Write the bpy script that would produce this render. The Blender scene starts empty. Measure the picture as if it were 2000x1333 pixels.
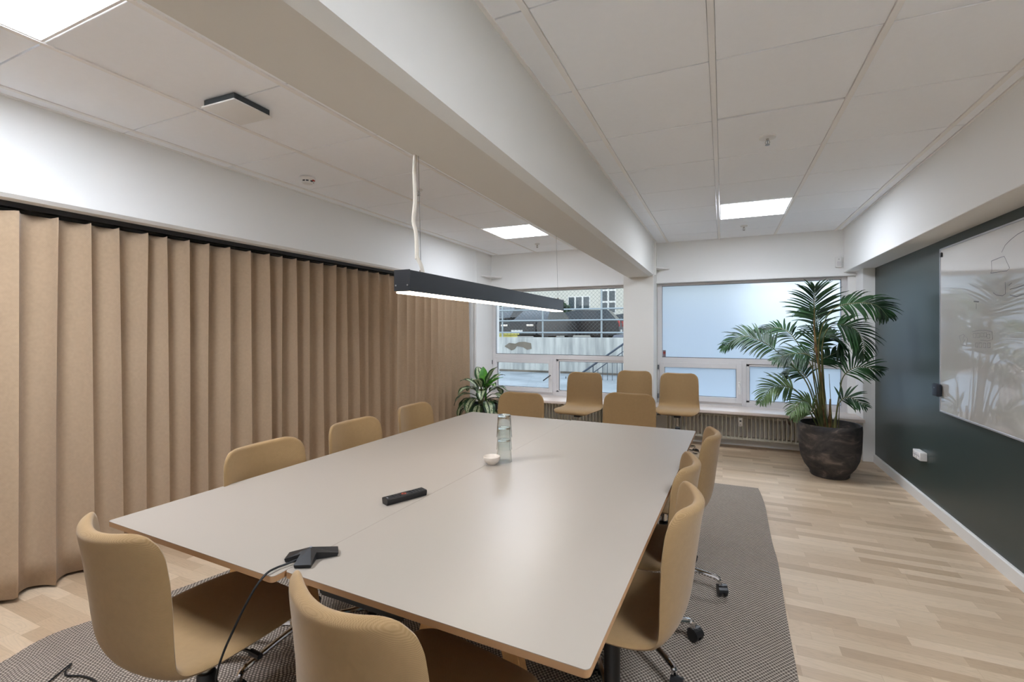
import bpy, bmesh, math, random
from mathutils import Vector, Matrix, Euler
R = math.radians
PI = math.pi
random.seed(7)
SC = bpy.context.scene
COL = SC.collection

# ------------------------------------------------------------------ materials
def lin(c):
    return tuple((v/12.92 if v <= .04045 else ((v+.055)/1.055)**2.4) for v in [x/255 for x in c])

def newmat(name):
    m = bpy.data.materials.new(name); m.use_nodes = True
    nt = m.node_tree
    b = nt.nodes['Principled BSDF']
    return m, nt, b

def mat(name, c, rough=.5, metal=0, var=.04, scale=6, bump=0, bscale=200, coat=0, spec=None, trans=0, emit=None, estr=0, coatr=.05):
    m, nt, b = newmat(name)
    N, L = nt.nodes, nt.links
    col = lin(c)
    tc = N.new('ShaderNodeTexCoord')
    if var > 0:
        nz = N.new('ShaderNodeTexNoise'); nz.inputs['Scale'].default_value = scale; nz.inputs['Detail'].default_value = 4
        L.new(tc.outputs['Object'], nz.inputs['Vector'])
        rp = N.new('ShaderNodeMix'); rp.data_type = 'RGBA'
        rp.inputs[6].default_value = (*[x*(1-var) for x in col], 1)
        rp.inputs[7].default_value = (*[min(1, x*(1+var)) for x in col], 1)
        L.new(nz.outputs['Fac'], rp.inputs[0]); L.new(rp.outputs[2], b.inputs['Base Color'])
    else:
        b.inputs['Base Color'].default_value = (*col, 1)
    b.inputs['Roughness'].default_value = rough
    b.inputs['Metallic'].default_value = metal
    if spec is not None: b.inputs['Specular IOR Level'].default_value = spec
    if coat: b.inputs['Coat Weight'].default_value = coat; b.inputs['Coat Roughness'].default_value = coatr; b.inputs['Coat IOR'].default_value = 1.5 if coat == 1 or coat < 1 else 2.1
    if trans: b.inputs['Transmission Weight'].default_value = trans
    if emit: b.inputs['Emission Color'].default_value = (*lin(emit), 1); b.inputs['Emission Strength'].default_value = estr
    if bump:
        n2 = N.new('ShaderNodeTexNoise'); n2.inputs['Scale'].default_value = bscale; n2.inputs['Detail'].default_value = 3
        L.new(tc.outputs['Object'], n2.inputs['Vector'])
        bp = N.new('ShaderNodeBump'); bp.inputs['Strength'].default_value = bump; bp.inputs['Distance'].default_value = .002
        L.new(n2.outputs['Fac'], bp.inputs['Height']); L.new(bp.outputs['Normal'], b.inputs['Normal'])
    return m

def mathn(nt, op, a, b=None, c=None):
    n = nt.nodes.new('ShaderNodeMath'); n.operation = op
    for i, v in enumerate((a, b, c)):
        if v is None: continue
        if isinstance(v, (int, float)): n.inputs[i].default_value = v
        else: nt.links.new(v, n.inputs[i])
    return n.outputs[0]

def weave_mat(name, c1, c2, pitch, bump=.5, rough=.95, dist=.002, axes=(0, 1), var=.12, ratio=1.0, wrap=False):
    """woven cloth: product of two sines, alternating rows shifted"""
    m, nt, b = newmat(name)
    N, L = nt.nodes, nt.links
    tc = N.new('ShaderNodeTexCoord'); sp = N.new('ShaderNodeSeparateXYZ')
    L.new(tc.outputs['Object'], sp.inputs[0])
    nz0 = N.new('ShaderNodeTexNoise'); nz0.inputs['Scale'].default_value = 5; L.new(tc.outputs['Object'], nz0.inputs['Vector'])
    wob = mathn(nt, 'MULTIPLY', nz0.outputs['Fac'], pitch*2.5)
    a = mathn(nt, 'ADD', sp.outputs[axes[0]], wob)
    d = mathn(nt, 'ADD', sp.outputs[axes[1]], wob)
    if wrap: d = mathn(nt, 'SUBTRACT', d, sp.outputs[1])
    k = 2*PI/pitch
    row = mathn(nt, 'FLOOR', mathn(nt, 'MULTIPLY', d, 1/(pitch*ratio*.5)))
    sh = mathn(nt, 'MULTIPLY', mathn(nt, 'MODULO', row, 2.0), PI)
    s1 = mathn(nt, 'SINE', mathn(nt, 'ADD', mathn(nt, 'MULTIPLY', a, k), sh))
    s2 = mathn(nt, 'ABSOLUTE', mathn(nt, 'SINE', mathn(nt, 'MULTIPLY', d, k/ratio)))
    h = mathn(nt, 'MULTIPLY', mathn(nt, 'ADD', mathn(nt, 'MULTIPLY', s1, .5), .5), mathn(nt, 'POWER', s2, .6))
    mx = N.new('ShaderNodeMix'); mx.data_type = 'RGBA'
    mx.inputs[6].default_value = (*lin(c2), 1); mx.inputs[7].default_value = (*lin(c1), 1)
    L.new(h, mx.inputs[0])
    nz = N.new('ShaderNodeTexNoise'); nz.inputs['Scale'].default_value = 60; nz.inputs['Detail'].default_value = 3
    L.new(tc.outputs['Object'], nz.inputs['Vector'])
    vv = mathn(nt, 'ADD', mathn(nt, 'MULTIPLY', nz.outputs['Fac'], var*2), 1-var)
    m2 = N.new('ShaderNodeMix'); m2.data_type = 'RGBA'; m2.blend_type = 'MULTIPLY'; m2.inputs[0].default_value = 1
    L.new(mx.outputs[2], m2.inputs[6]); L.new(vv, m2.inputs[7])
    L.new(m2.outputs[2], b.inputs['Base Color'])
    b.inputs['Roughness'].default_value = rough
    b.inputs['Specular IOR Level'].default_value = .2
    b.inputs['Sheen Weight'].default_value = .15
    bp = N.new('ShaderNodeBump'); bp.inputs['Strength'].default_value = bump; bp.inputs['Distance'].default_value = dist
    L.new(h, bp.inputs['Height']); L.new(bp.outputs['Normal'], b.inputs['Normal'])
    return m

def floor_mat():
    m, nt, b = newmat('oak_parquet')
    N, L = nt.nodes, nt.links
    tc = N.new('ShaderNodeTexCoord')
    br = N.new('ShaderNodeTexBrick')
    br.inputs['Scale'].default_value = 1
    br.inputs['Brick Width'].default_value = .46
    br.inputs['Row Height'].default_value = .066
    br.inputs['Mortar Size'].default_value = .0006
    br.inputs['Mortar Smooth'].default_value = .3
    br.inputs['Bias'].default_value = 0
    br.offset = .37; br.offset_frequency = 2; br.squash = 1.25; br.squash_frequency = 3
    br.inputs['Color1'].default_value = (0, 0, 0, 1); br.inputs['Color2'].default_value = (1, 1, 1, 1)
    br.inputs['Mortar'].default_value = (.5, .5, .5, 1)
    L.new(tc.outputs['Object'], br.inputs['Vector'])
    rr = N.new('ShaderNodeValToRGB')
    els = rr.color_ramp.elements
    els[0].position = 0; els[0].color = (*lin((176, 151, 122)), 1)
    els[1].position = 1; els[1].color = (*lin((216, 194, 166)), 1)
    e = els.new(.25); e.color = (*lin((194, 169, 140)), 1)
    e = els.new(.7); e.color = (*lin((206, 183, 154)), 1)
    L.new(br.outputs['Color'], rr.inputs['Fac'])
    # cathedral grain
    mp = N.new('ShaderNodeMapping'); mp.inputs['Scale'].default_value = (2.2, 16, 1)
    L.new(tc.outputs['Object'], mp.inputs['Vector'])
    off = N.new('ShaderNodeVectorMath'); off.operation = 'ADD'
    sc = N.new('ShaderNodeVectorMath'); sc.operation = 'SCALE'; sc.inputs['Scale'].default_value = 7
    L.new(br.outputs['Color'], sc.inputs[0]); L.new(mp.outputs[0], off.inputs[0]); L.new(sc.outputs[0], off.inputs[1])
    nz = N.new('ShaderNodeTexNoise'); nz.inputs['Scale'].default_value = 1.1; nz.inputs['Detail'].default_value = 2; nz.inputs['Distortion'].default_value = .4
    L.new(off.outputs[0], nz.inputs['Vector'])
    rings = mathn(nt, 'ABSOLUTE', mathn(nt, 'SINE', mathn(nt, 'MULTIPLY', nz.outputs['Fac'], 46)))
    rings = mathn(nt, 'POWER', rings, .6)
    fine = N.new('ShaderNodeTexNoise'); fine.inputs['Scale'].default_value = 1; fine.inputs['Detail'].default_value = 5
    mp2 = N.new('ShaderNodeMapping'); mp2.inputs['Scale'].default_value = (9, 220, 1)
    L.new(tc.outputs['Object'], mp2.inputs['Vector']); L.new(mp2.outputs[0], fine.inputs['Vector'])
    g = mathn(nt, 'ADD', mathn(nt, 'MULTIPLY', rings, .11), mathn(nt, 'MULTIPLY', fine.outputs['Fac'], .16))
    g = mathn(nt, 'ADD', g, .80)
    m2 = N.new('ShaderNodeMix'); m2.data_type = 'RGBA'; m2.blend_type = 'MULTIPLY'; m2.inputs[0].default_value = 1
    L.new(rr.outputs[0], m2.inputs[6]); L.new(g, m2.inputs[7])
    m3 = N.new('ShaderNodeMix'); m3.data_type = 'RGBA'
    L.new(mathn(nt, 'MULTIPLY', br.outputs['Fac'], .35), m3.inputs[0])
    L.new(m2.outputs[2], m3.inputs[6]); m3.inputs[7].default_value = (*lin((120, 95, 70)), 1)
    L.new(m3.outputs[2], b.inputs['Base Color'])
    b.inputs['Roughness'].default_value = .42
    bp = N.new('ShaderNodeBump'); bp.inputs['Strength'].default_value = .08; bp.inputs['Distance'].default_value = .001
    L.new(fine.outputs['Fac'], bp.inputs['Height']); L.new(bp.outputs['Normal'], b.inputs['Normal'])
    return m

def wood_mat(name, c1, c2, axis=2, s=40, rough=.5):
    m, nt, b = newmat(name)
    N, L = nt.nodes, nt.links
    tc = N.new('ShaderNodeTexCoord'); mp = N.new('ShaderNodeMapping')
    v = [s, s, s]; v[axis] = s*.06
    mp.inputs['Scale'].default_value = v
    L.new(tc.outputs['Object'], mp.inputs['Vector'])
    nz = N.new('ShaderNodeTexNoise'); nz.inputs['Scale'].default_value = 2; nz.inputs['Detail'].default_value = 4
    L.new(mp.outputs[0], nz.inputs['Vector'])
    mx = N.new('ShaderNodeMix'); mx.data_type = 'RGBA'
    mx.inputs[6].default_value = (*lin(c1), 1); mx.inputs[7].default_value = (*lin(c2), 1)
    L.new(nz.outputs['Fac'], mx.inputs[0]); L.new(mx.outputs[2], b.inputs['Base Color'])
    b.inputs['Roughness'].default_value = rough
    return m

def clear_glass(name, tint=(246, 248, 248)):
    m = bpy.data.materials.new(name); m.use_nodes = True
    nt = m.node_tree; N, L = nt.nodes, nt.links; N.clear()
    o = N.new('ShaderNodeOutputMaterial'); t = N.new('ShaderNodeBsdfTransparent'); g = N.new('ShaderNodeBsdfGlossy')
    g.inputs['Roughness'].default_value = .01
    t.inputs['Color'].default_value = (*lin(tint), 1)
    fr = N.new('ShaderNodeFresnel'); fr.inputs['IOR'].default_value = 1.45
    mx = N.new('ShaderNodeMixShader')
    L.new(fr.outputs[0], mx.inputs[0]); L.new(t.outputs[0], mx.inputs[1]); L.new(g.outputs[0], mx.inputs[2]); L.new(mx.outputs[0], o.inputs[0])
    return m

def frosted_glass(name):
    m = bpy.data.materials.new(name); m.use_nodes = True
    nt = m.node_tree; N, L = nt.nodes, nt.links; N.clear()
    o = N.new('ShaderNodeOutputMaterial')
    rf = N.new('ShaderNodeBsdfRefraction'); rf.inputs['IOR'].default_value = 1.12; rf.inputs['Roughness'].default_value = .6
    rf.inputs['Color'].default_value = (.84, .90, .95, 1)
    tr = N.new('ShaderNodeBsdfTranslucent'); tr.inputs['Color'].default_value = (.78, .85, .92, 1)
    gl = N.new('ShaderNodeBsdfGlossy'); gl.inputs['Roughness'].default_value = .06; gl.inputs['Color'].default_value = (.9, .9, .9, 1)
    m1 = N.new('ShaderNodeMixShader'); m1.inputs[0].default_value = .35
    L.new(rf.outputs[0], m1.inputs[1]); L.new(tr.outputs[0], m1.inputs[2])
    fr = N.new('ShaderNodeFresnel'); fr.inputs['IOR'].default_value = 1.4
    m2 = N.new('ShaderNodeMixShader')
    L.new(fr.outputs[0], m2.inputs[0]); L.new(m1.outputs[0], m2.inputs[1]); L.new(gl.outputs[0], m2.inputs[2]); L.new(m2.outputs[0], o.inputs[0])
    return m

def emis(name, c, s):
    m = bpy.data.materials.new(name); m.use_nodes = True
    nt = m.node_tree; N, L = nt.nodes, nt.links; N.clear()
    o = N.new('ShaderNodeOutputMaterial'); e = N.new('ShaderNodeEmission')
    e.inputs['Color'].default_value = (*lin(c), 1); e.inputs['Strength'].default_value = s
    L.new(e.outputs[0], o.inputs[0]); return m

def pot_mat():
    m, nt, b = newmat('smoked_clay')
    N, L = nt.nodes, nt.links
    tc = N.new('ShaderNodeTexCoord'); mp = N.new('ShaderNodeMapping'); mp.inputs['Scale'].default_value = (3, 3, 6)
    L.new(tc.outputs['Object'], mp.inputs['Vector'])
    nz = N.new('ShaderNodeTexNoise'); nz.inputs['Scale'].default_value = 1.6; nz.inputs['Detail'].default_value = 8; nz.inputs['Roughness'].default_value = .62; nz.inputs['Distortion'].default_value = 1.2
    L.new(mp.outputs[0], nz.inputs['Vector'])
    cr = N.new('ShaderNodeValToRGB'); e = cr.color_ramp.elements
    e[0].position = .38; e[0].color = (*lin((38, 36, 37)), 1); e[1].position = .72; e[1].color = (*lin((122, 108, 98)), 1)
    k = e.new(.55); k.color = (*lin((66, 60, 57)), 1)
    L.new(nz.outputs['Fac'], cr.inputs[0]); L.new(cr.outputs[0], b.inputs['Base Color'])
    b.inputs['Roughness'].default_value = .62
    bp = N.new('ShaderNodeBump'); bp.inputs['Strength'].default_value = .25; bp.inputs['Distance'].default_value = .004
    L.new(nz.outputs['Fac'], bp.inputs['Height']); L.new(bp.outputs['Normal'], b.inputs['Normal'])
    return m

def leaf_mat(name, c1, c2, rough=.38, scale=14, trans=.0, lo=.4, hi=.6):
    m, nt, b = newmat(name)
    N, L = nt.nodes, nt.links
    tc = N.new('ShaderNodeTexCoord')
    nz = N.new('ShaderNodeTexNoise'); nz.inputs['Scale'].default_value = scale; nz.inputs['Detail'].default_value = 5
    L.new(tc.outputs['Object'], nz.inputs['Vector'])
    cr = N.new('ShaderNodeValToRGB'); e = cr.color_ramp.elements
    e[0].position = lo; e[0].color = (*lin(c1), 1); e[1].position = hi; e[1].color = (*lin(c2), 1)
    L.new(nz.outputs['Fac'], cr.inputs[0]); L.new(cr.outputs[0], b.inputs['Base Color'])
    b.inputs['Roughness'].default_value = rough
    if trans:
        o = N['Material Output']; tl = N.new('ShaderNodeBsdfTranslucent'); L.new(cr.outputs[0], tl.inputs['Color'])
        ms = N.new('ShaderNodeMixShader'); ms.inputs[0].default_value = trans
        L.new(b.outputs[0], ms.inputs[1]); L.new(tl.outputs[0], ms.inputs[2]); L.new(ms.outputs[0], o.inputs[0])
    return m

def concrete_mat(name, c1, c2, streak=True):
    m, nt, b = newmat(name)
    N, L = nt.nodes, nt.links
    tc = N.new('ShaderNodeTexCoord'); mp = N.new('ShaderNodeMapping'); mp.inputs['Scale'].default_value = (5, 1, .6) if streak else (1, 1, 1)
    L.new(tc.outputs['Object'], mp.inputs['Vector'])
    nz = N.new('ShaderNodeTexNoise'); nz.inputs['Scale'].default_value = 1.5; nz.inputs['Detail'].default_value = 7
    L.new(mp.outputs[0], nz.inputs['Vector'])
    cr = N.new('ShaderNodeValToRGB'); e = cr.color_ramp.elements
    e[0].position = .3; e[0].color = (*lin(c1), 1); e[1].position = .65; e[1].color = (*lin(c2), 1)
    L.new(nz.outputs['Fac'], cr.inputs[0]); L.new(cr.outputs[0], b.inputs['Base Color'])
    b.inputs['Roughness'].default_value = .85
    return m

M = {}
M['wall'] = mat('wall_paint', (236, 236, 234), .75, var=.01, scale=2)
M['beam'] = mat('beam_paint', (218, 216, 210), .7, var=.012, scale=2)
M['tile'] = mat('ceiling_tile', (245, 247, 250), .9, var=.015, scale=30, bump=.05, bscale=400)
M['tbar'] = mat('ceiling_grid_steel', (240, 238, 235), .5, var=.01)
M['gap'] = mat('shadow_gap', (90, 86, 80), .9, var=0)
M['green'] = mat('green_wall_paint', (52, 64, 62), .36, var=.03, scale=1.5, spec=.5)
M['white'] = mat('white_lacquer', (228, 227, 224), .4, var=.01)
M['upvc'] = mat('window_upvc', (214, 212, 212), .35, var=.01)
M['gasket'] = mat('window_gasket', (22, 24, 30), .6, var=0)
M['floor'] = floor_mat()
M['rug'] = weave_mat('rug_weave', (204, 190, 174), (86, 75, 64), .0165, bump=.9, dist=.004, var=.22, ratio=1.2)
M['fabric'] = weave_mat('chair_fabric', (160, 132, 95), (138, 111, 75), .0034, bump=.3, dist=.0005, axes=(0, 2), var=.08, wrap=True)
M['curtain'] = weave_mat('curtain_linen', (182, 158, 132), (162, 139, 113), .006, bump=.15, dist=.0005, axes=(1, 2), var=.12)
M['hem'] = mat('curtain_tape', (70, 60, 52), .9, var=.05)
M['laminate'] = mat('table_laminate', (152, 143, 132), .36, var=.008, scale=3, spec=.4)
M['ply'] = wood_mat('plywood_edge', (150, 112, 76), (178, 138, 98), axis=0, s=12)
M['oak'] = wood_mat('oak_leg', (170, 120, 66), (200, 152, 92), axis=2, s=30)
M['chrome'] = mat('brushed_chrome', (196, 190, 182), .22, 1, var=.02)
M['chromep'] = mat('polished_chrome', (210, 210, 212), .08, 1, var=0)
M['blackp'] = mat('black_plastic', (20, 20, 22), .38, var=.02)
M['blackm'] = mat('black_powder_coat', (38, 39, 42), .45, var=.03)
M['black'] = mat('black_rubber', (12, 12, 13), .6, var=.02)
M['lampbody'] = mat('lamp_anodised', (40, 42, 45), .38, .3, var=.03)
M['strip'] = emis('lamp_strip', (255, 240, 218), 9.0)
M['panel'] = emis('led_panel', (234, 241, 253), 16.5)
M['panel3'] = emis('led_panel_right_near', (234, 241, 253), 36.0)
M['panel4'] = emis('led_panel_right_far', (234, 241, 253), 19.0)
M['panel2'] = emis('led_panel_near', (234, 241, 253), 36.0)
M['cord'] = mat('white_cord', (222, 214, 200), .5, var=.02)
M['steel'] = mat('steel_wire', (150, 150, 150), .35, .9, var=0)
M['red'] = mat('red_plastic', (176, 40, 30), .4, var=0)
M['orange'] = mat('orange_button', (196, 80, 50), .4, var=0)
M['grey'] = mat('grey_plastic', (120, 122, 126), .4, var=0)
M['gun'] = mat('dark_slot', (60, 66, 70), .6, var=0)
M['clearg'] = clear_glass('window_glass')
M['frost'] = frosted_glass('frosted_glass')
m, nt, b = newmat('tumbler_glass'); b.inputs['Base Color'].default_value = (.93, .97, .97, 1); b.inputs['Transmission Weight'].default_value = 1; b.inputs['Roughness'].default_value = .02; b.inputs['IOR'].default_value = 1.45
M['glass'] = m
M['bowl'] = mat('bowl_stoneware', (208, 198, 186), .5, var=.03, scale=60)
M['board'] = mat('whiteboard_enamel', (200, 197, 192), .12, var=.006, coat=1.0, coatr=.015, spec=.5)
M['board'].node_tree.nodes['Principled BSDF'].inputs['Coat IOR'].default_value = 2.0
M['alu'] = mat('anodised_aluminium', (196, 198, 204), .35, .6, var=.01)
M['ink'] = mat('marker_ink', (62, 62, 74), .6, var=0)
M['inkp'] = mat('marker_ink_faded', (120, 118, 124), .6, var=0)
M['sill'] = mat('marble_sill', (222, 208, 198), .3, var=.08, scale=9)
M['rad'] = mat('radiator_enamel', (190, 186, 172), .45, var=.02)
M['radd'] = mat('radiator_void', (62, 58, 52), .9, var=.03)
M['pot'] = pot_mat()
M['soil'] = mat('soil', (34, 28, 24), .95, var=.3, scale=60, bump=.8, bscale=60)
M['palm'] = leaf_mat('palm_leaf', (18, 46, 22), (40, 80, 36), .5, scale=6, trans=.18)
M['palm2'] = leaf_mat('palm_leaf_light', (62, 92, 50), (104, 128, 78), .4, scale=6, trans=.25)
M['stem'] = leaf_mat('palm_stem', (62, 78, 38), (110, 104, 58), .5, scale=5)
M['trunk'] = leaf_mat('palm_sheath', (84, 62, 38), (140, 108, 66), .8, scale=18)
M['agd'] = leaf_mat('leaf_dark_green', (30, 52, 32), (58, 88, 48), .35, scale=30, trans=.12)
M['ags'] = leaf_mat('leaf_silver', (92, 112, 78), (184, 192, 156), .4, scale=70, trans=.15, lo=.34, hi=.52)
M['agl'] = leaf_mat('leaf_fresh_green', (62, 128, 34), (96, 158, 48), .35, scale=12, trans=.3)
M['pot2'] = mat('slate_pot', (52, 56, 62), .6, var=.06)
M['conc'] = concrete_mat('retaining_concrete', (140, 144, 142), (192, 193, 188))
M['concg'] = concrete_mat('paving_concrete', (128, 134, 136), (156, 162, 164), False)
M['stone'] = concrete_mat('exposed_stone', (78, 72, 64), (120, 112, 100), False)
M['asph'] = mat('asphalt', (84, 84, 86), .9, var=.1)
M['rail'] = mat('galvanised_rail', (150, 160, 164), .5, .3, var=.04)
M['raild'] = mat('painted_handrail', (58, 70, 84), .5, .2, var=.03)
M['mesh'] = mat('fence_wire', (96, 104, 104), .6, .3, var=0)
M['carb'] = mat('car_black', (20, 20, 24), .3, var=0)
M['cars'] = mat('car_silver', (140, 142, 146), .3, .4, var=0, coat=1)
M['carg'] = mat('car_window', (34, 40, 44), .22, var=0)
M['fac'] = mat('facade_render', (206, 204, 192), .85, var=.03, scale=.5)
M['fac2'] = mat('facade_grey', (128, 134, 146), .8, var=.05)
M['win2'] = mat('facade_window_glass', (62, 74, 80), .1, var=.2, scale=.6)
M['winf'] = mat('facade_window_frame', (226, 226, 220), .6, var=0)
M['hedge'] = leaf_mat('hedge_leaves', (18, 34, 18), (52, 80, 40), .6, scale=3)
M['yellow'] = mat('yellow_plastic', (206, 196, 96), .5, var=.05)
M['sticker'] = mat('sticker_grey', (128, 112, 116), .6, var=.05)
M['stickr'] = mat('sticker_red', (140, 52, 46), .6, var=.1, scale=300)
M['screw'] = mat('screw_head', (190, 190, 190), .3, .9, var=0)

# ------------------------------------------------------------------ mesh helpers
class MB:
    def __init__(s): s.bm = bmesh.new(); s.mi = 0
    def _mark(s, faces):
        for f in faces: f.material_index = s.mi
    def box(s, lo, hi, bev=0, seg=2, mtx=None):
        t = bmesh.new()
        r = bmesh.ops.create_cube(t, size=1)
        for v in t.verts:
            v.co = Vector([(lo[i]+hi[i])/2+v.co[i]*(hi[i]-lo[i]) for i in range(3)])
        if bev > 0:
            bmesh.ops.bevel(t, geom=t.edges[:], offset=bev, segments=seg, affect='EDGES', profile=.5)
        if mtx is not None: t.transform(mtx)
        s.merge(t); return s
    def merge(s, t):
        mp = {}
        for v in t.verts: mp[v] = s.bm.verts.new(v.co)
        for f in t.faces:
            try:
                n = s.bm.faces.new([mp[v] for v in f.verts]); n.material_index = s.mi
            except ValueError: pass
        t.free()
    def tube(s, pts, r, n=10, cap=True, flat=1.0, up=None):
        pts = [Vector(p) for p in pts]
        rs = r if isinstance(r, (list, tuple)) else [r]*len(pts)
        prev = None; rings = []
        for i, p in enumerate(pts):
            d = (pts[min(i+1, len(pts)-1)]-pts[max(i-1, 0)])
            if d.length < 1e-9: d = Vector((0, 0, 1))
            d.normalize()
            if prev is None:
                a = up if up is not None else (Vector((0, 0, 1)) if abs(d.z) < .9 else Vector((1, 0, 0)))
                x = d.cross(Vector(a)).normalized()
            else:
                x = prev-d*prev.dot(d)
                x = x.normalized() if x.length > 1e-6 else d.orthogonal().normalized()
            prev = x; y = d.cross(x)
            rings.append([s.bm.verts.new(p+(x*math.cos(2*PI*k/n)*rs[i]+y*math.sin(2*PI*k/n)*rs[i]*flat)) for k in range(n)])
        fs = []
        for a, b in zip(rings, rings[1:]):
            for k in range(n): fs.append(s.bm.faces.new((a[k], a[(k+1) % n], b[(k+1) % n], b[k])))
        if cap:
            fs.append(s.bm.faces.new(rings[0][::-1])); fs.append(s.bm.faces.new(rings[-1]))
        s._mark(fs); return s
    def lathe(s, prof, n=32, c=(0, 0, 0), rf=None, mtx=None, close=False):
        """prof list of (r,z)"""
        rings = []
        for (r, z) in prof:
            ring = []
            for k in range(n):
                a = 2*PI*k/n; rr = r*(rf(a, z) if rf else 1)
                co = Vector((c[0]+rr*math.cos(a), c[1]+rr*math.sin(a), c[2]+z))
                if mtx is not None: co = mtx @ co
                ring.append(s.bm.verts.new(co))
            rings.append(ring)
        fs = []
        pairs = list(zip(rings, rings[1:]))
        if close: pairs.append((rings[-1], rings[0]))
        for a, b in pairs:
            for k in range(n): fs.append(s.bm.faces.new((a[k], a[(k+1) % n], b[(k+1) % n], b[k])))
        if not close:
            fs.append(s.bm.faces.new(rings[0][::-1])); fs.append(s.bm.faces.new(rings[-1]))
        s._mark(fs); return s
    def prism(s, poly, d0, d1, axis=1):
        """poly 2D outline; extruded along axis. axis=1: poly=(x,z); axis=0: (y,z); axis=2: (x,y)"""
        def P(p, d):
            return (d, p[0], p[1]) if axis == 0 else ((p[0], d, p[1]) if axis == 1 else (p[0], p[1], d))
        a = [s.bm.verts.new(P(p, d0)) for p in poly]; b = [s.bm.verts.new(P(p, d1)) for p in poly]
        n = len(poly); fs = [s.bm.faces.new((a[k], a[(k+1) % n], b[(k+1) % n], b[k])) for k in range(n)]
        fs += [s.bm.faces.new(a[::-1]), s.bm.faces.new(b)]
        s._mark(fs); return s
    def quad(s, *p):
        f = s.bm.faces.new([s.bm.verts.new(q) for q in p]); s._mark([f]); return s
    def build(s, name, mats, parent=None, smooth=35, loc=None):
        bmesh.ops.recalc_face_normals(s.bm, faces=s.bm.faces[:])
        th = R(smooth)
        for e in s.bm.edges:
            if len(e.link_faces) == 2: e.smooth = e.calc_face_angle(0) < th
        for f in s.bm.faces: f.smooth = True
        me = bpy.data.meshes.new(name); s.bm.to_mesh(me); s.bm.free()
        for mm in (mats if isinstance(mats, (list, tuple)) else [mats]): me.materials.append(mm)
        o = bpy.data.objects.new(name, me); COL.objects.link(o)
        if parent is not None: o.parent = parent
        if loc is not None: o.location = loc
        return o

def tag(o, label=None, cat=None, group=None, kind=None):
    if label: o['label'] = label
    if cat: o['category'] = cat
    if group: o['group'] = group
    if kind: o['kind'] = kind
    return o
def thing(name, label, cat, loc=(0, 0, 0), rz=0, group=None):
    o = bpy.data.objects.new(name, None); COL.objects.link(o)
    o.location = loc; o.rotation_euler = (0, 0, rz); o.empty_display_size = .1
    return tag(o, label, cat, group)
def struct(name, mb, mats, smooth=35): return tag(mb.build(name, mats, smooth=smooth), kind='structure')
def kids(o): return [c for c in bpy.data.objects if c.parent is o]
def copy_tree(o, parent=None):
    c = o.copy(); COL.objects.link(c)
    if parent is not None: c.parent = parent
    for ch in kids(o): copy_tree(ch, c)
    return c
def catmull(pts, k=8):
    pts = [Vector(p) for p in pts]; out = []
    P = [pts[0]*2-pts[1]]+pts+[pts[-1]*2-pts[-2]]
    for i in range(1, len(P)-2):
        for j in range(k):
            t = j/k; a, b, c, d = P[i-1], P[i], P[i+1], P[i+2]
            out.append(.5*((2*b)+(c-a)*t+(2*a-5*b+4*c-d)*t*t+(3*b-a-3*c+d)*t**3))
    out.append(pts[-1]); return out

# ------------------------------------------------------------------ the room (floor z=0, camera over the origin)
CEIL = 2.494
YB = -1.5      # back wall
mb = MB(); mb.box((-3.9, YB-.2, -.12), (1.75, 6.45, 0)); struct('floor', mb, M['floor'])
# structural slab above ceiling tiles
mb = MB()
mb.box((-3.9, YB-.2, 2.56), (1.75, 6.45, 2.7))
GR = {'r': [-.639, -.039, .561, 1.161], 'l': [-3.054, -2.454, -1.854, -1.254]}
def bay(xs, x0, x1, y0, ny, lights, slip=None):
    xe = [x0]+xs+[x1]; ys = [y0+.6*k for k in range(ny+1)]
    ylo, yhi = YB, 6.15
    ys = [ylo]+[y for y in ys if ylo < y < yhi]+[yhi]
    for i in range(len(xe)-1):
        for j in range(len(ys)-1):
            if xe[i+1]-xe[i] < .03: continue
            cx, cy = (xe[i]+xe[i+1])/2, (ys[j]+ys[j+1])/2
            if any(abs(cx-a) < .1 and abs(cy-b_) < .1 for a, b_ in lights): continue
            g = .0036
            lo = (xe[i]+(.0135 if i else .012), ys[j]+g, CEIL+.003); hi = (xe[i+1]-.0135, ys[j+1]-g, CEIL+.022)
            if slip and abs(cx-slip[0]) < .1 and abs(cy-slip[1]) < .1:
                mb.box(lo, (hi[0]-.001, hi[1]-.013, hi[2]), .0015, 1)      # this tile sits a little short, a dark gap shows
            else: mb.box(lo, hi, .0015, 1)
    return ys
mb.mi = 0
LR = [(.261, 4.801), (.861, .5994)]
LL = [(-2.154, 4.806), (-2.154, .606)]
ysr = bay(GR['r'], -.779, 1.235, 2.0994-.6*8, 20, LR, slip=(.261, 2.4))
ysl = bay(GR['l'], -3.16, -1.10, 1.5059-.6*7, 20, LL)
struct('ceiling', mb, M['tile'])
mb = MB()
T0 = CEIL-.002
for xs, ys, x0, x1 in ((GR['r'], ysr, -.779, 1.235), (GR['l'], ysl, -3.16, -1.10)):
    for x in xs: mb.box((x-.012, YB, T0), (x+.012, 6.15, CEIL+.03))
    for y in ys[1:-1]: mb.box((x0, y-.012, CEIL+.026), (x1, y+.012, CEIL+.034))
    mb.box((x0, YB, T0), (x0+.018, 6.15, CEIL+.03)); mb.box((x1-.012, YB, T0), (x1, 6.15, CEIL+.03))
struct('trim_1', mb, M['tbar'])
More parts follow.
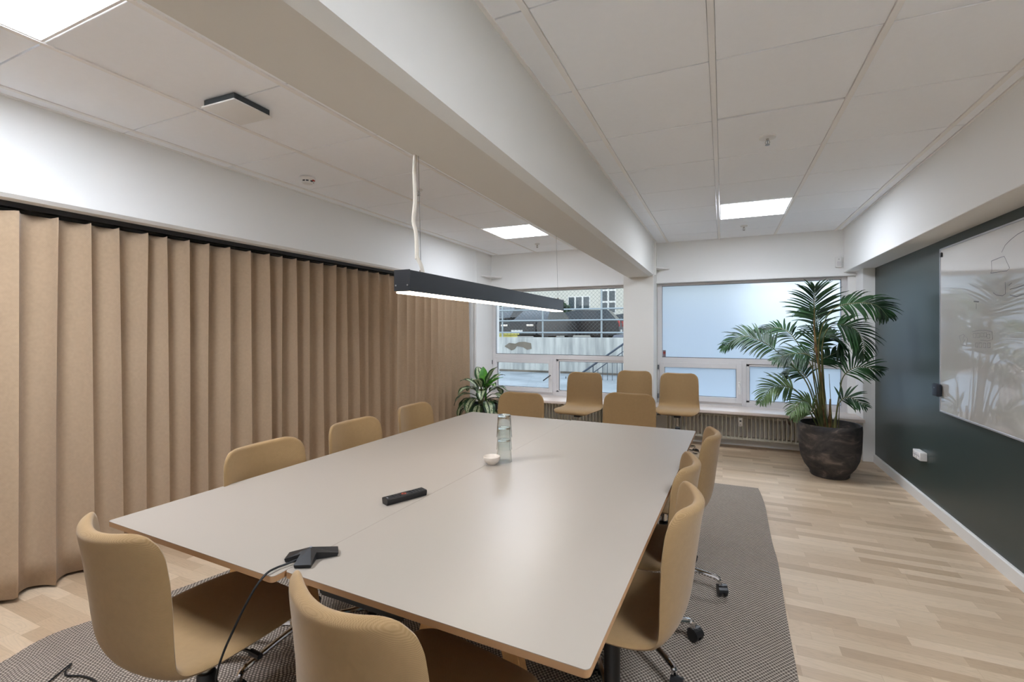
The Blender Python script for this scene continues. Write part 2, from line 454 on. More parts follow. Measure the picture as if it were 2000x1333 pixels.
# beam with chamfered lower arris, plus column under its end
mb = MB()
mb.prism([(-1.10, 2.56), (-1.10, 2.05), (-1.085, 2.036), (-.822, 2.036), (-.779, 2.058), (-.779, 2.56)], YB, 6.3, 1)
struct('trim_2', mb, M['beam'], 20)
mb = MB(); mb.box((-1.146, 5.85, 0), (-.776, 6.42, 2.56), .004, 1); struct('wall_column', mb, M['beam'])
mb = MB(); mb.box((-.79, 5.83, 2.035), (-.772, 5.87, 2.5)); mb.box((-.775, 5.9, 2.06), (-.755, 5.93, 2.49)); struct('trim_3', mb, M['white'])
# left bulkhead, left wall, pilaster
mb = MB(); mb.prism([(-3.9, 2.56), (-3.9, 2.012), (-3.18, 2.012), (-3.16, 2.03), (-3.16, 2.56)], YB, 5.66, 1); struct('trim_4', mb, M['wall'], 20)
mb = MB(); mb.box((-3.9, YB-.2, 0), (-3.62, 6.42, 2.56)); struct('wall_left', mb, M['wall'])
mb = MB(); mb.box((-3.64, 5.68, 0), (-3.172, 6.42, 2.56), .003, 1); mb.box((-3.185, 5.66, 0), (-3.155, 5.685, 2.494)); struct('trim_5', mb, M['wall'])
# right bulkhead, green wall, column
mb = MB(); mb.box((1.235, YB, 2.02), (1.9, 6.15, 2.56), .003, 1); struct('trim_6', mb, M['wall'])
mb = MB(); mb.box((1.45, YB-.2, 0), (1.75, 5.87, 2.2)); struct('wall_right', mb, M['green'])
mb = MB(); mb.box((1.345, 5.86, 0), (1.75, 6.42, 2.2), .003, 1); struct('trim_7', mb, M['wall'])
mb = MB(); mb.prism([(1.4505, 0), (1.434, 0), (1.434, .078), (1.44, .085), (1.4505, .085)], YB, 5.86, 1); struct('baseboard_right', mb, M['white'])
mb = MB(); mb.box((-3.9, YB-.2, 0), (1.75, YB, 2.56)); struct('wall_back', mb, M['wall'])
# window wall: lintel, parapet, sill
WT = 1.975
mb = MB()
for a, b_ in ((-3.18, -1.146), (-.776, 1.36)):
    mb.box((a, 6.15, WT), (b_, 6.42, 2.56)); mb.box((a, 6.09, 0), (b_, 6.42, .42))
    mb.box((a, 6.10, WT+.002), (b_, 6.16, WT+.022))
mb.box((1.272, 6.14, .42), (1.36, 6.42, WT)); 
struct('wall_window', mb, M['wall'])
for k, (a, b_) in enumerate(((-3.17, -1.148), (-.774, 1.343))):
    mb = MB(); mb.box((a, 5.76 if k else 5.70, .415), (b_, 6.20, .45), .004, 2); struct('trim_%d' % (8+k), mb, M['sill'])

# ------------------------------------------------------------------ windows
def rectframe(mb, x0, x1, z0, z1, w, y0, y1, bev=.003):
    mb.box((x0, y0, z0), (x0+w, y1, z1), bev, 1); mb.box((x1-w, y0, z0), (x1, y1, z1), bev, 1)
    mb.box((x0+w-.001, y0, z0), (x1-w+.001, y1, z0+w), bev, 1); mb.box((x0+w-.001, y0, z1-w), (x1-w+.001, y1, z1), bev, 1)
def window(n, x0, x1, xm, xg0, xg1, glass, handle):
    """x0..x1 outer frame; xg0..xg1 big pane; xm mullion between sash and fixed light"""
    root = thing('window_%d' % n, None, None); root['kind'] = 'structure'
    f = MB(); Y0, Y1 = 6.185, 6.26
    zt, zb = 1.972, .452
    ztr0, ztr1 = .965, 1.027
    f.box((x0, Y0, zb), (xg0, Y1, zt), .003, 1); f.box((xg1, Y0, zb), (x1, Y1, zt), .003, 1)
    f.box((xg0, Y0, 1.945), (xg1, Y1, zt), .003, 1)
    f.box((xg0, Y0, ztr0), (xg1, Y1, ztr1), .003, 1)
    f.box((xg0, Y0, zb), (xg1, Y1, .505), .003, 1)
    f.box((xm-.028, Y0-.002, zb), (xm+.028, Y1, ztr1-.02), .003, 1)
    f.box((xm+.028, Y0+.012, .50), (xm+.062, Y1, ztr0), .002, 1)
    f.box((xm+.028, Y0+.012, .938), (xg1, Y1, ztr0), .002, 1); f.box((xm+.028, Y0+.012, .50), (xg1, Y1, .525), .002, 1)
    f.build('window_frame', M['upvc'], root)
    s = MB(); rectframe(s, xg0-.03, xm-.02, .487, .966, .062, Y0-.02, Y1-.01)
    sash = s.build('window_sash', M['upvc'], root)
    g = MB()
    def gk(a, b_, c, d):
        rectframe(g, a-.004, b_+.004, c-.004, d+.004, .007, Y0+.022, Y0+.03, 0)
    gk(xg0, xg1, 1.03, 1.944); gk(xg0+.032, xm-.083, .55, .903); gk(xm+.063, xg1, .526, .937)
    g.build('gasket', M['gasket'], root)
    for a, b_, c, d in ((xg0-.01, xg1+.01, 1.02, 1.95), (xg0+.022, xm-.075, .54, .913), (xm+.05, xg1+.01, .515, .945)):
        p = MB(); p.box((a, 6.215, c), (b_, 6.219, d)); p.build('pane', glass, root)
    h = MB(); hx = xm-.05
    h.box((hx-.014, Y0-.03, .685), (hx+.014, Y0-.018, .76), .003, 1)
    if handle == 'down': h.box((hx-.010, Y0-.06, .60), (hx+.010, Y0-.045, .735), .004, 2); h.box((hx-.008, Y0-.06, .715), (hx+.008, Y0-.02, .735), .003, 1)
    hd = h.build('window_handle', M['white'], sash)
    if handle == 'tilt':
        q = MB(); q.tube([(hx, Y0-.02, .735), (hx, Y0-.05, .735)], .008, 8); q.tube([(hx, Y0-.05, .735), (hx-.10, Y0-.055, .66)], .008, 8); q.build('lever', M['gun'], hd)
    hn = MB()
    for z in (.53, .90): hn.tube([(xg0-.045, Y0-.012, z-.03), (xg0-.045, Y0-.012, z+.03)], .007, 8)
    hn.build('hinge', M['grey'], root)
    return root
window(1, -3.17, -1.148, -2.185, -3.123, -1.16, M['clearg'], 'tilt')
w2 = window(2, -.774, 1.272, .235, -.716, 1.222, M['frost'], 'down')
s = MB(); s.box((-.708, 6.2095, 1.034), (-.672, 6.2145, 1.118)); st = s.build('sticker', M['sticker'], w2); st['label'] = 'small grey and red warning sticker'
s = MB()
s.box((-.706, 6.2085, 1.075), (-.674, 6.2097, 1.098)); s.box((-.700, 6.2085, 1.062), (-.693, 6.2097, 1.074)); s.box((-.688, 6.2085, 1.062), (-.681, 6.2097, 1.074))
s.build('sticker_print', M['stickr'], st)

# small white corner shelves on the column and pilaster
mb = MB(); mb.prism([(-.776, 5.90), (-.776, 6.148), (-.62, 6.148)], 2.150, 2.168, 2)
tag(mb.build('corner_shelf', M['white']), 'small white triangular corner shelf beside the beam, above the frosted window', 'shelf')
mb = MB(); mb.prism([(-3.155, 5.80), (-3.172, 6.148), (-2.99, 6.148)], 2.150, 2.168, 2)
tag(mb.build('corner_shelf', M['white']), 'small white triangular corner shelf above the clear left window, near the curtain end', 'shelf')

# ------------------------------------------------------------------ ceiling fittings
def ceiling_light(x, y, label, pm='panel'):
    t = thing('ceiling_light', label, 'ceiling light', (x, y, CEIL), group='square LED ceiling panels')
    f = MB(); rectframe_xy(f, -.287, .287, -.2965, .2965, .010, .0005, .02); f.build('frame', M['tbar'], t)
    d = MB(); d.box((-.277, -.2865, .003), (.277, .2865, .012)); d.build('diffuser', M[pm], t)
    return t
def rectframe_xy(mb, x0, x1, y0, y1, w, z0, z1):
    mb.box((x0, y0, z0), (x0+w, y1, z1)); mb.box((x1-w, y0, z0), (x1, y1, z1))
    mb.box((x0+w, y0, z0), (x1-w, y0+w, z1)); mb.box((x0+w, y1-w, z0), (x1-w, y1, z1))
ceiling_light(*LR[0], 'lit square LED panel in the right ceiling bay, in front of the frosted window', 'panel4')
ceiling_light(*LL[0], 'lit square LED panel in the left ceiling bay, beyond the black pendant lamp')
ceiling_light(*LL[1], 'lit square LED panel cut off by the top left corner of the photo', 'panel2')
ceiling_light(*LR[1], 'lit square LED panel in the right ceiling bay, out of frame above the viewer', 'panel3')

t = thing('ceiling_plate', 'white square sensor plate hung just under the left ceiling tiles on a dark frame', 'ceiling sensor', (-2.225, 1.545, CEIL), R(2))
p = MB(); p.box((-.115, -.105, -.040), (.115, .105, -.031), .004, 2); p.build('cover_plate', M['white'], t)
p = MB(); p.box((-.105, -.096, -.032), (.105, .096, -.001)); p.build('housing', M['gun'], t)

t = thing('smoke_detector', 'round white smoke detector with a red mark on the left ceiling', 'smoke detector', (-2.80, 2.48, CEIL))
p = MB(); p.lathe([(.052, -.001), (.054, -.012), (.050, -.018), (.040, -.022), (.040, -.034), (.034, -.044), (.012, -.048)], 28); p.build('body', M['white'], t)
for a in (-80, -45, 0, 60, 130, 190):
    p = MB(); p.box((.036, -.009, -.035), (.0415, .009, -.026), 0, mtx=Matrix.Rotation(R(a), 4, 'Z')); p.build('slot', M['gun'], t)
p = MB(); p.box((.030, -.012, -.026), (.052, .012, -.019), .001, 1, mtx=Matrix.Rotation(R(20), 4, 'Z')); p.build('red_mark', M['red'], t)

def sprinkler(x, y, label, r=.045):
    t = thing('sprinkler', label, 'sprinkler', (x, y, CEIL), group='ceiling sprinklers')
    p = MB(); p.lathe([(r, .005), (r, -.006), (r*.8, -.009), (.012, -.010)], 24); p.build('rosette', M['white'], t)
    p = MB(); p.tube([(0, 0, -.009), (0, 0, -.022)], .008, 10)
    for sx in (-1, 1): p.tube([(sx*.007, 0, -.02), (sx*.012, 0, -.032), (sx*.004, 0, -.045)], .0022, 6)
    p.build('nozzle', M['chrome'], t)
    p = MB(); p.tube([(0, 0, -.022), (0, 0, -.045)], .0025, 6); p.lathe([(.012, -.047), (.013, -.045)], 14); p.build('deflector', M['steel'], t)
sprinkler(.24, 3.04, 'round white sprinkler in the middle of the right ceiling bay')
sprinkler(.21, 5.50, 'small sprinkler in the right ceiling bay between the lit panel and the frosted window', .035)
sprinkler(-2.20, 5.56, 'small sprinkler in the left ceiling bay between the lit panel and the clear window', .03)
sprinkler(-2.225, 3.05, 'small sprinkler in the left ceiling bay behind the hanging lamp cable', .03)

t = thing('alarm_sensor', 'small white alarm sensor on the wall above the frosted window, near the right corner', 'alarm sensor', (1.185, 6.149, 2.135))
p = MB(); p.box((-.030, -.032, -.060), (.030, 0, .060), .008, 3); p.build('case', M['white'], t)
p = MB(); p.box((-.020, -.036, -.045), (.020, -.030, .005), .003, 2); p.build('lens', M['upvc'], t)
p = MB(); p.lathe([(.004, -.0335), (.004, -.031)], 10, mtx=Matrix.Rotation(R(90), 4, 'X') @ Matrix.Translation((0, .03, .065))); p.build('indicator', M['gun'], t)

# ------------------------------------------------------------------ pendant lamp hung from the beam
t = thing('pendant_lamp', 'long black linear pendant lamp hanging above the white table', 'pendant lamp', (-1.06, 2.22, 1.505))
p = MB(); L0, L1 = -.865, .875
p.box((-.034, L0, 0), (.034, L1, .077), .0012, 1); p.build('lamp_body', M['lampbody'], t)
p = MB(); p.box((-.035, L0-.004, .002), (.035, L0-.0005, .0785), .0008, 1); p.build('end_cap', M['lampbody'], t)
p = MB(); p.box((-.035, L1+.0005, .002), (.035, L1+.004, .0785), .0008, 1); p.build('end_cap', M['lampbody'], t)
p = MB(); p.box((-.030, L0+.003, -.006), (.030, L1-.003, .003), .002, 2); p.build('light_strip', M['strip'], t)
for sx in (-.026, .026):
    p = MB(); p.lathe([(.003, 0), (.003, .002)], 8, mtx=Matrix.Translation((sx, L0-.004, .022)) @ Matrix.Rotation(R(90), 4, 'X')); p.build('screw', M['screw'], t)
for yy in (-.753, .855):
    p = MB(); p.tube([(0, yy, .077), (-.012, yy, .531)], .0011, 6); w = p.build('suspension_wire', M['steel'], t)
    p = MB(); p.tube([(0, yy, .0772), (0, yy, .09)], .006, 8); p.build('gripper', M['chrome'], w)
p = MB(); pts = [(-.018, -.765, .531), (-.022, -.765, .46), (-.018, -.765, .36), (-.026, -.765, .28), (-.014, -.765, .23), (-.010, -.765, .14), (-.010, -.765, .05+.09), (.004, -.76, .11), (.008, -.75, .078)]
p.tube(catmull([Vector(q) for q in pts], 6), .0075, 8); p.build('power_cord', M['cord'], t)

# ------------------------------------------------------------------ curtain
folds = [-.1+.14*k for k in range(9)]
folds = [-1.40+.15*k for k in range(17)]
folds = [f for f in folds if f < 1.0]+[1.13, 1.28, 1.42, 1.55, 1.70, 1.81, 1.94, 2.07, 2.22, 2.38, 2.53, 2.65, 2.78, 2.91, 3.06, 3.21, 3.34, 3.48, 3.63, 3.78, 3.94, 4.09, 4.25, 4.41, 4.57, 4.71, 4.86, 5.02, 5.17, 5.31, 5.46, 5.62]
t = thing('curtain', 'floor-length beige linen wave curtain covering the whole left wall', 'curtain', (-3.28, 0, 0))
rnd = random.Random(3)
def curtain_mesh():
    bm = bmesh.new(); cols = []
    nz = 14; K = 12
    amp = [rnd.uniform(.034, .048) for _ in folds]
    ph = [rnd.uniform(-.018, .018) for _ in folds]; ln = [rnd.uniform(-.010, .010) for _ in folds]
    for i in range(len(folds)-1):
        for k in range(K if i < len(folds)-2 else K+1):
            u = k/K
            # crest at u=0 (towards the room), trough at u=.5
            c = math.cos(2*PI*u)
            tri = 1-4*abs(u-.5) if False else 2*abs(2*u-1)-1; xx = .65*c+.35*tri
            a = amp[i]*(1-u)+amp[i+1]*u
            y = folds[i]+(folds[i+1]-folds[i])*u - .020*math.sin(2*PI*u)-.02
            col = []
            for j in range(nz+1):
                v = j/nz; z = .022+(1.968-.022)*v
                lean = (ph[i]*(1-u)+ph[i+1]*u)*(1-v)
                dep = a*(.86+.3*(1-v))
                mn = (ln[i]*(1-u)+ln[i+1]*u)*math.sin(v*PI)
                if j == 0: z += .006*math.sin(i*1.7+u*3)
                if j == nz: z -= .006*(1-abs(c))
                col.append(bm.verts.new((xx*dep+mn, y+lean, z)))
            cols.append(col)
    for a, b_ in zip(cols, cols[1:]):
        for j in range(nz): bm.faces.new((a[j], b_[j], b_[j+1], a[j+1]))
    return bm
q = MB(); q.bm.free(); q.bm = curtain_mesh()
co = q.build('drape', M['curtain'], t, smooth=80)
sm = co.modifiers.new('thick', 'SOLIDIFY'); sm.thickness = .003; sm.offset = 0
p = MB(); p.box((-.03, -1.49, 1.985), (.02, 5.66, 2.012)); p.build('curtain_rail', M['blackm'], t)
# ------------------------------------------------------------------ rug
def rug():
    bm = bmesh.new()
    L_ = [(-2.60, -.6), (-2.62, 0), (-2.66, .6), (-2.695, .867), (-2.73, .97), (-2.737, 1.06), (-2.70, 1.17), (-2.64, 1.4), (-2.584, 1.6), (-2.55, 1.82), (-2.57, 2.4), (-2.6, 3.2), (-2.62, 4.0), (-2.62, 4.50)]
    R_ = [(.22, -.6), (.23, 0), (.24, .6), (.25, 1.2), (.262, 1.8), (.27, 2.07), (.279, 2.54), (.290, 2.85), (.297, 3.1), (.292, 3.35), (.297, 3.72), (.302, 4.0), (.295, 4.25), (.28, 4.45)]
    lp = catmull([(x, y, 0) for x, y in L_], 4); rp = catmull([(x, y, 0) for x, y in R_], 4)
    n = 30; rows = []
    for a, b_ in zip(lp, rp):
        row = []
        for k in range(n+1):
            u = k/n; p_ = a.lerp(b_, u)
            z = .010+.0012*math.sin(p_.x*9+p_.y*4)+.0016*math.sin(p_.y*7+1)*u
            row.append(bm.verts.new((p_.x, p_.y, z)))
        rows.append(row)
    for a, b_ in zip(rows, rows[1:]):
        for k in range(n): bm.faces.new((a[k], a[k+1], b_[k+1], b_[k]))
    # skirt
    bd = [e for e in bm.edges if e.is_boundary]
    r = bmesh.ops.extrude_edge_only(bm, edges=bd)
    for v in [g for g in r['geom'] if isinstance(g, bmesh.types.BMVert)]: v.co.z = .001
    q = MB(); q.bm.free(); q.bm = bm
    o = q.build('rug', M['rug'])
    return tag(o, 'large grey-beige flat-woven rug under the table and chairs', 'rug')
rug()
RUGZ = .0125

# ------------------------------------------------------------------ tables
def table(corner, ang, W_, D_, label, leglist):
    t = thing('meeting_table', label, 'table', (corner[0], corner[1], RUGZ), R(ang), group='two white meeting tables pushed together')
    zt = .74-RUGZ
    p = MB(); r = .012; pts = []
    for (cx, cy, a0) in ((W_-r, D_-r, 0), (r, D_-r, 90), (r, r, 180), (W_-r, r, 270)):
        for k in range(5): a = R(a0+k*22.5); pts.append((cx+r*math.cos(a), cy+r*math.sin(a)))
    p.mi = 1; p.prism(pts, zt-.0165, zt-.0015, 2)
    p.mi = 0; p.prism(pts, zt-.0015, zt, 2)
    p.build('tabletop', [M['laminate'], M['ply']], t)
    for yy in (.40, D_-.40):
        u = MB(); u.box((W_/2-.31, yy-.03, zt-.050), (W_/2+.26, yy+.03, zt-.0168), .003, 1); u.build('crossbar', M['oak'], t)
    u = MB(); u.box((W_/2-.03, .43, zt-.046), (W_/2+.03, D_-.43, zt-.0168), .003, 1); u.build('long_rail', M['oak'], t)
    for (x, y, dx, dy) in leglist(W_, D_):
        l = MB(); n = 2
        top = Vector((x, y, zt-.050)); bot = Vector((x+dx, y+dy, 0))
        vs = []
        for P_, w, d in ((top, .034, .020), (bot, .020, .016)):
            vs.append([l.bm.verts.new((P_.x+sx*w, P_.y+sy*d, P_.z)) for sx, sy in ((-1, -1), (1, -1), (1, 1), (-1, 1))])
        a, b_ = vs
        for k in range(4): l.bm.faces.new((a[k], a[(k+1) % 4], b_[(k+1) % 4], b_[k]))
        l.bm.faces.new(a); l.bm.faces.new(b_[::-1])
        bmesh.ops.bevel(l.bm, geom=l.bm.edges[:], offset=.003, segments=1, affect='EDGES')
        l.build('leg', M['oak'], t)
    return t
legs4 = lambda W_, D_: [(W_/2-.17, .40, -.18, 0), (W_/2-.02, .40, .18, 0), (W_/2-.10, D_-.40, -.18, 0), (W_/2+.10, D_-.40, .18, 0)]
legs4b = lambda W_, D_: [(W_/2-.27, .40, -.18, 0), (W_/2-.02, .40, .18, 0), (W_/2-.10, D_-.40, -.18, 0), (W_/2+.10, D_-.40, .18, 0)]
tl = table((-1.842, .838), -1.8, .803, 2.27, 'white meeting table with plywood edge beside the curtain, left half of the big table', legs4b)
tr = table((-1.0375, .846), -1.8, .815, 2.25, 'white meeting table with plywood edge nearer the green wall, right half of the big table', legs4)
p = MB(); p.box((.02, .10, .62), (.30, .24, .632), .003, 1); p.box((.02, .10, .62), (.30, .106, .65)); p.box((.02, .234, .62), (.30, .24, .65))
p.box((.04, .10, .645), (.055, .24, .7105)); p.box((.26, .10, .645), (.275, .24, .7105))
tr_tray = p.build('cable_tray', M['blackm'], tr)

# ------------------------------------------------------------------ chairs
def chair_shell():
    """profile from front lip over seat, up the back; y forward, z up (seat height .46)"""
    prof = [(.236, .448, .150, .000), (.226, .463, .188, .002), (.18, .474, .222, .006), (.08, .470, .232, .010), (-.02, .462, .232, .014), (-.10, .458, .230, .018),
            (-.160, .463, .226, .026), (-.200, .485, .222, .040), (-.222, .525, .220, .052), (-.234, .58, .216, .062), (-.243, .65, .215, .070), (-.252, .72, .214, .074), (-.260, .78, .209, .074), (-.266, .812, .195, .070), (-.270, .836, .170, .058), (-.272, .848, .125, .040)]
    n = 18; th = .034
    P = [Vector((0, a[0], a[1])) for a in prof]
    W_ = [a[2] for a in prof]; C = [a[3] for a in prof]
    # resample
    K = 3; PP = catmull(P, K)
    def lerp(lst, i):
        f = i/K; a = int(min(f, len(lst)-1)); b_ = min(a+1, len(lst)-1); u = f-a
        return lst[a]*(1-u)+lst[b_]*u
    m = len(PP); grids = []
    T = []
    for i in range(m):
        d = (PP[min(i+1, m-1)]-PP[max(i-1, 0)]).normalized(); T.append(d)
    for side in (1, -1):
        g = []
        for i in range(m):
            w = lerp(W_, i); c = lerp(C, i); d = T[i]
            nrm = Vector((0, -d.z, d.y))   # towards sitter / up
            if nrm.z < 0 and i < 6*K: nrm = -nrm
            nrm = Vector((0, d.z, -d.y))
            if i < 3: pass
            row = []
            for k in range(n+1):
                s_ = -1+2*k/n
                x = w*math.sin(s_*PI/2*.98)/math.sin(PI/2*.98) if False else w*s_
                edge = (1-abs(s_)**6)**.5 if abs(s_) < 1 else 0
                e2 = min(1, min(i, m-1-i)/3.0)**.5
                tt = th*.5*edge*e2
                base = PP[i].copy(); base.x = x
                # seat: dish up at the sides, back: wrap forward at the sides
                lift = c*(abs(s_)**1.9)
                up = nrm
                base += up*lift
                row.append(base+up*tt*side)
            g.append(row)
        grids.append(g)
    bm = bmesh.new()
    V = [[[bm.verts.new(p_) for p_ in row] for row in g] for g in grids]
    for gi, g in enumerate(V):
        for i in range(m-1):
            for k in range(n):
                bm.faces.new((g[i][k], g[i][k+1], g[i+1][k+1], g[i+1][k]))
    bmesh.ops.remove_doubles(bm, verts=bm.verts[:], dist=.0004)
    bmesh.ops.recalc_face_normals(bm, faces=bm.faces[:])
    q = MB(); q.bm.free(); q.bm = bm
    return q
def caster_mb():
    q = MB()
    for sx in (-1, 1):
        q.lathe([(.018, -.009), (.0265, -.008), (.0275, 0), (.0265, .007), (.018, .009), (.006, .010)], 20, mtx=Matrix.Translation((sx*.014, 0, .0275)) @ Matrix.Rotation(R(90), 4, 'Y'))
    # fork hood
    q.box((-.008, -.016, .018), (.008, .018, .056), .004, 2)
    for k in range(7):
        a0 = R(20+k*22); a1 = R(20+(k+1)*22)
        y0, z0, y1, z1 = .031*math.cos(a0), .0275+.031*math.sin(a0), .031*math.cos(a1), .0275+.031*math.sin(a1)
        vs = [q.bm.verts.new(c_) for c_ in ((-.022, y0, z0), (.022, y0, z0), (.022, y1, z1), (-.022, y1, z1), (-.022, y0*.9, .0275+(z0-.0275)*.9), (.022, y0*.9, .0275+(z0-.0275)*.9), (.022, y1*.9, .0275+(z1-.0275)*.9), (-.022, y1*.9, .0275+(z1-.0275)*.9))]
        for ids in ((0, 1, 2, 3), (7, 6, 5, 4), (0, 4, 5, 1), (3, 2, 6, 7), (0, 3, 7, 4), (1, 5, 6, 2)): q.bm.faces.new([vs[j] for j in ids])
    return q
STAR = 0.0
def make_chair():
    t = thing('swivel_chair', 'x', 'chair')
    sh = chair_shell().build('seat_shell', M['fabric'], t, smooth=70)
    sub = sh.modifiers.new('s', 'SUBSURF'); sub.levels = 1; sub.render_levels = 1
    p = MB(); p.box((-.075, -.09, .425), (.075, .10, .447), .006, 2); p.box((-.035, -.05, .395), (.035, .06, .428), .006, 2)
    me = p.build('tilt_mechanism', M['blackp'], t)
    p = MB(); p.tube([(.03, .02, .41), (.12, .03, .415), (.17, .035, .418)], .005, 8); p.tube([(.17, .035, .418), (.21, .038, .416)], .009, 8); p.build('height_lever', M['blackp'], me)
    p = MB(); p.tube([(0, 0, .30), (0, 0, .41)], .014, 16); p.build('piston', M['chrome'], t)
    p = MB(); p.lathe([(.030, .085), (.030, .10), (.0265, .105), (.0265, .315), (.022, .322), (.016, .324)], 24); p.build('gas_column', M['blackp'], t)
    p = MB(); p.lathe([(.036, .082), (.040, .088), (.040, .118), (.034, .124), (.027, .125)], 24); p.build('hub', M['chrome'], t)
    for k in range(5):
        a = 2*PI*k/5
        p = MB(); d = Vector((math.cos(a), math.sin(a), 0))
        pts = [d*.030+Vector((0, 0, .104)), d*.12+Vector((0, 0, .100)), d*.235+Vector((0, 0, .090)), d*.262+Vector((0, 0, .086)), d*.276+Vector((0, 0, .076)), d*.279+Vector((0, 0, .054))]
        p.tube(catmull(pts, 3), .012, 10)
        lg = p.build('leg', M['chromep'], t)
        c = caster_mb().build('caster', M['blackp'], lg)
        c.location = d*.290; c.rotation_euler = (0, 0, a+R(25)+1.1*math.sin(k*2.3))
    return t
chair0 = make_chair(); used = [False]
def place_chair(x, y, face, label, group, h=0, star=None, z=RUGZ):
    """face: heading angle in degrees the seat looks to (90 = +y)"""
    if used[0]: c = copy_tree(chair0)
    else: c = chair0; used[0] = True
    c.location = (x, y, z); rz = R(face-90); c.rotation_euler = (0, 0, rz)
    c['label'] = label; c['group'] = group
    for k in kids(c):
        b_ = k.name.split('.')[0]
        if b_ in ('seat_shell', 'tilt_mechanism'): k.location.z = h
        if b_ == 'piston': k.location.z = h
    if star is not None:
        s0 = R(star)-rz
        for k in kids(c):
            if k.name.split('.')[0] in ('leg', 'hub'): k.rotation_euler = (0, 0, s0)
    return c
G1 = 'beige swivel chairs around the big white table'; G2 = 'beige swivel chairs parked by the windows'
CH = [
    (-1.425, .893, 84, 'beige swivel chair at the near left table corner, left of the other near chair', G1, .0, 20),
    (-.645, .900, 80, 'beige swivel chair seen from behind, cut by the bottom edge of the photo', G1, -.012, 0),
    (-.335, 1.52, 180, 'nearest beige swivel chair on the green wall side, in front of two more', G1, -.012, 42),
    (-.365, 2.01, 180, 'middle beige swivel chair on the green wall side, mostly hidden by the nearest', G1, -.03, 28),
    (-.29, 2.60, 180, 'farthest beige swivel chair on the green wall side, before the radiator', G1, -.025, -7),
    (-1.645, 1.42, 2, 'beige chair back on the curtain side, the one nearest the viewer', G1, .0, -88),
    (-1.665, 1.98, 1, 'beige chair back on the curtain side, the middle one of three', G1, .0, 10),
    (-1.70, 2.58, 3, 'beige chair back on the curtain side, farthest one, before the leafy plant', G1, .0, 30),
    (-1.49, 3.20, -92, 'beige swivel chair at the far table end, beside the leafy plant', G1, .0, 15),
    (-.675, 3.43, -93, 'beige swivel chair at the far table end, the larger back right of centre', G1, .01, 15),
    (-1.42, 4.80, -94, 'beige swivel chair by the clear window with its pale seat pad showing', G2, .05, 20),
    (-.965, 5.36, -92, 'beige swivel chair in front of the white wall column, only its back showing', G2, .04, 20),
    (-.445, 5.24, -90, 'beige swivel chair in front of the frosted window, rightmost of the parked ones', G2, .04, -18),
]
for a in CH: place_chair(a[0], a[1], a[2], a[3], a[4], a[5], a[6], RUGZ if a[1] < 4.4 else 0)

# ------------------------------------------------------------------ things on the table
TZ = .7402
def tumbler2():
    """inverted ribbed tumbler: rim on the table, closed base on top"""
    H_ = .105; n = 88; rf = lambda a: 1+.016*math.cos(a*22)
    outer = [(.0375-.0072*t_, H_*t_) for t_ in (0, .05, .15, .3, .45, .6, .75, .9, .97)]+[(.029, H_)]
    inner = [(.0290-.0005, H_-.009)]+[(.0375-.0072*t_-.0020, H_*t_) for t_ in (.85, .7, .5, .3, .15, .05, 0)]
    q = MB(); bm = q.bm; rings = []
    for j, (r_, z) in enumerate(outer+inner):
        o_ = j < len(outer)
        rings.append([bm.verts.new((r_*(rf(2*PI*k/n) if o_ else 1)*math.cos(2*PI*k/n), r_*(rf(2*PI*k/n) if o_ else 1)*math.sin(2*PI*k/n), z)) for k in range(n)])
    no = len(outer)
    for j in list(range(no-1))+list(range(no, no+len(inner)-1)):
        a, b_ = rings[j], rings[j+1]
        for k in range(n): bm.faces.new((a[k], a[(k+1) % n], b_[(k+1) % n], b_[k]))
    bm.faces.new(rings[no-1]); bm.faces.new(rings[no][::-1])
    a, b_ = rings[-1], rings[0]
    for k in range(n): bm.faces.new((a[k], a[(k+1) % n], b_[(k+1) % n], b_[k]))
    return q
g0 = tumbler2().build('glass_tumbler', M['glass'], loc=(-.955, 1.985, TZ), smooth=50)
tag(g0, 'upturned ribbed glass tumbler at the bottom of the stack, rim on the table', 'glass', 'stacked ribbed tumblers')
for k, lb in ((1, 'upturned ribbed glass tumbler in the middle of the stack of three'), (2, 'upturned ribbed glass tumbler on top of the stack of three')):
    c = g0.copy(); COL.objects.link(c); c.location = (-.955+.0004*k, 1.985, TZ+.0585*k); c['label'] = lb
p = MB(); p.lathe([(.017, 0), (.020, .001), (.020, .004), (.030, .010), (.0375, .024), (.0395, .037), (.038, .0385), (.0365, .037), (.034, .026), (.026, .013), (.006, .009)], 40)
bw = thing('small_bowl', 'small off-white stoneware bowl in front of the glass tumblers', 'bowl', (-.985, 1.915, TZ))
p.build('bowl_body', M['bowl'], bw)
p = MB()
for x, y in ((-.006, .002), (.008, .006), (.002, -.008)): p.lathe([(.001, .0125), (.004, .014), (.004, .017), (.001, .019)], 10, c=(x, y, 0))
p.build('crumb', M['gun'], bw)

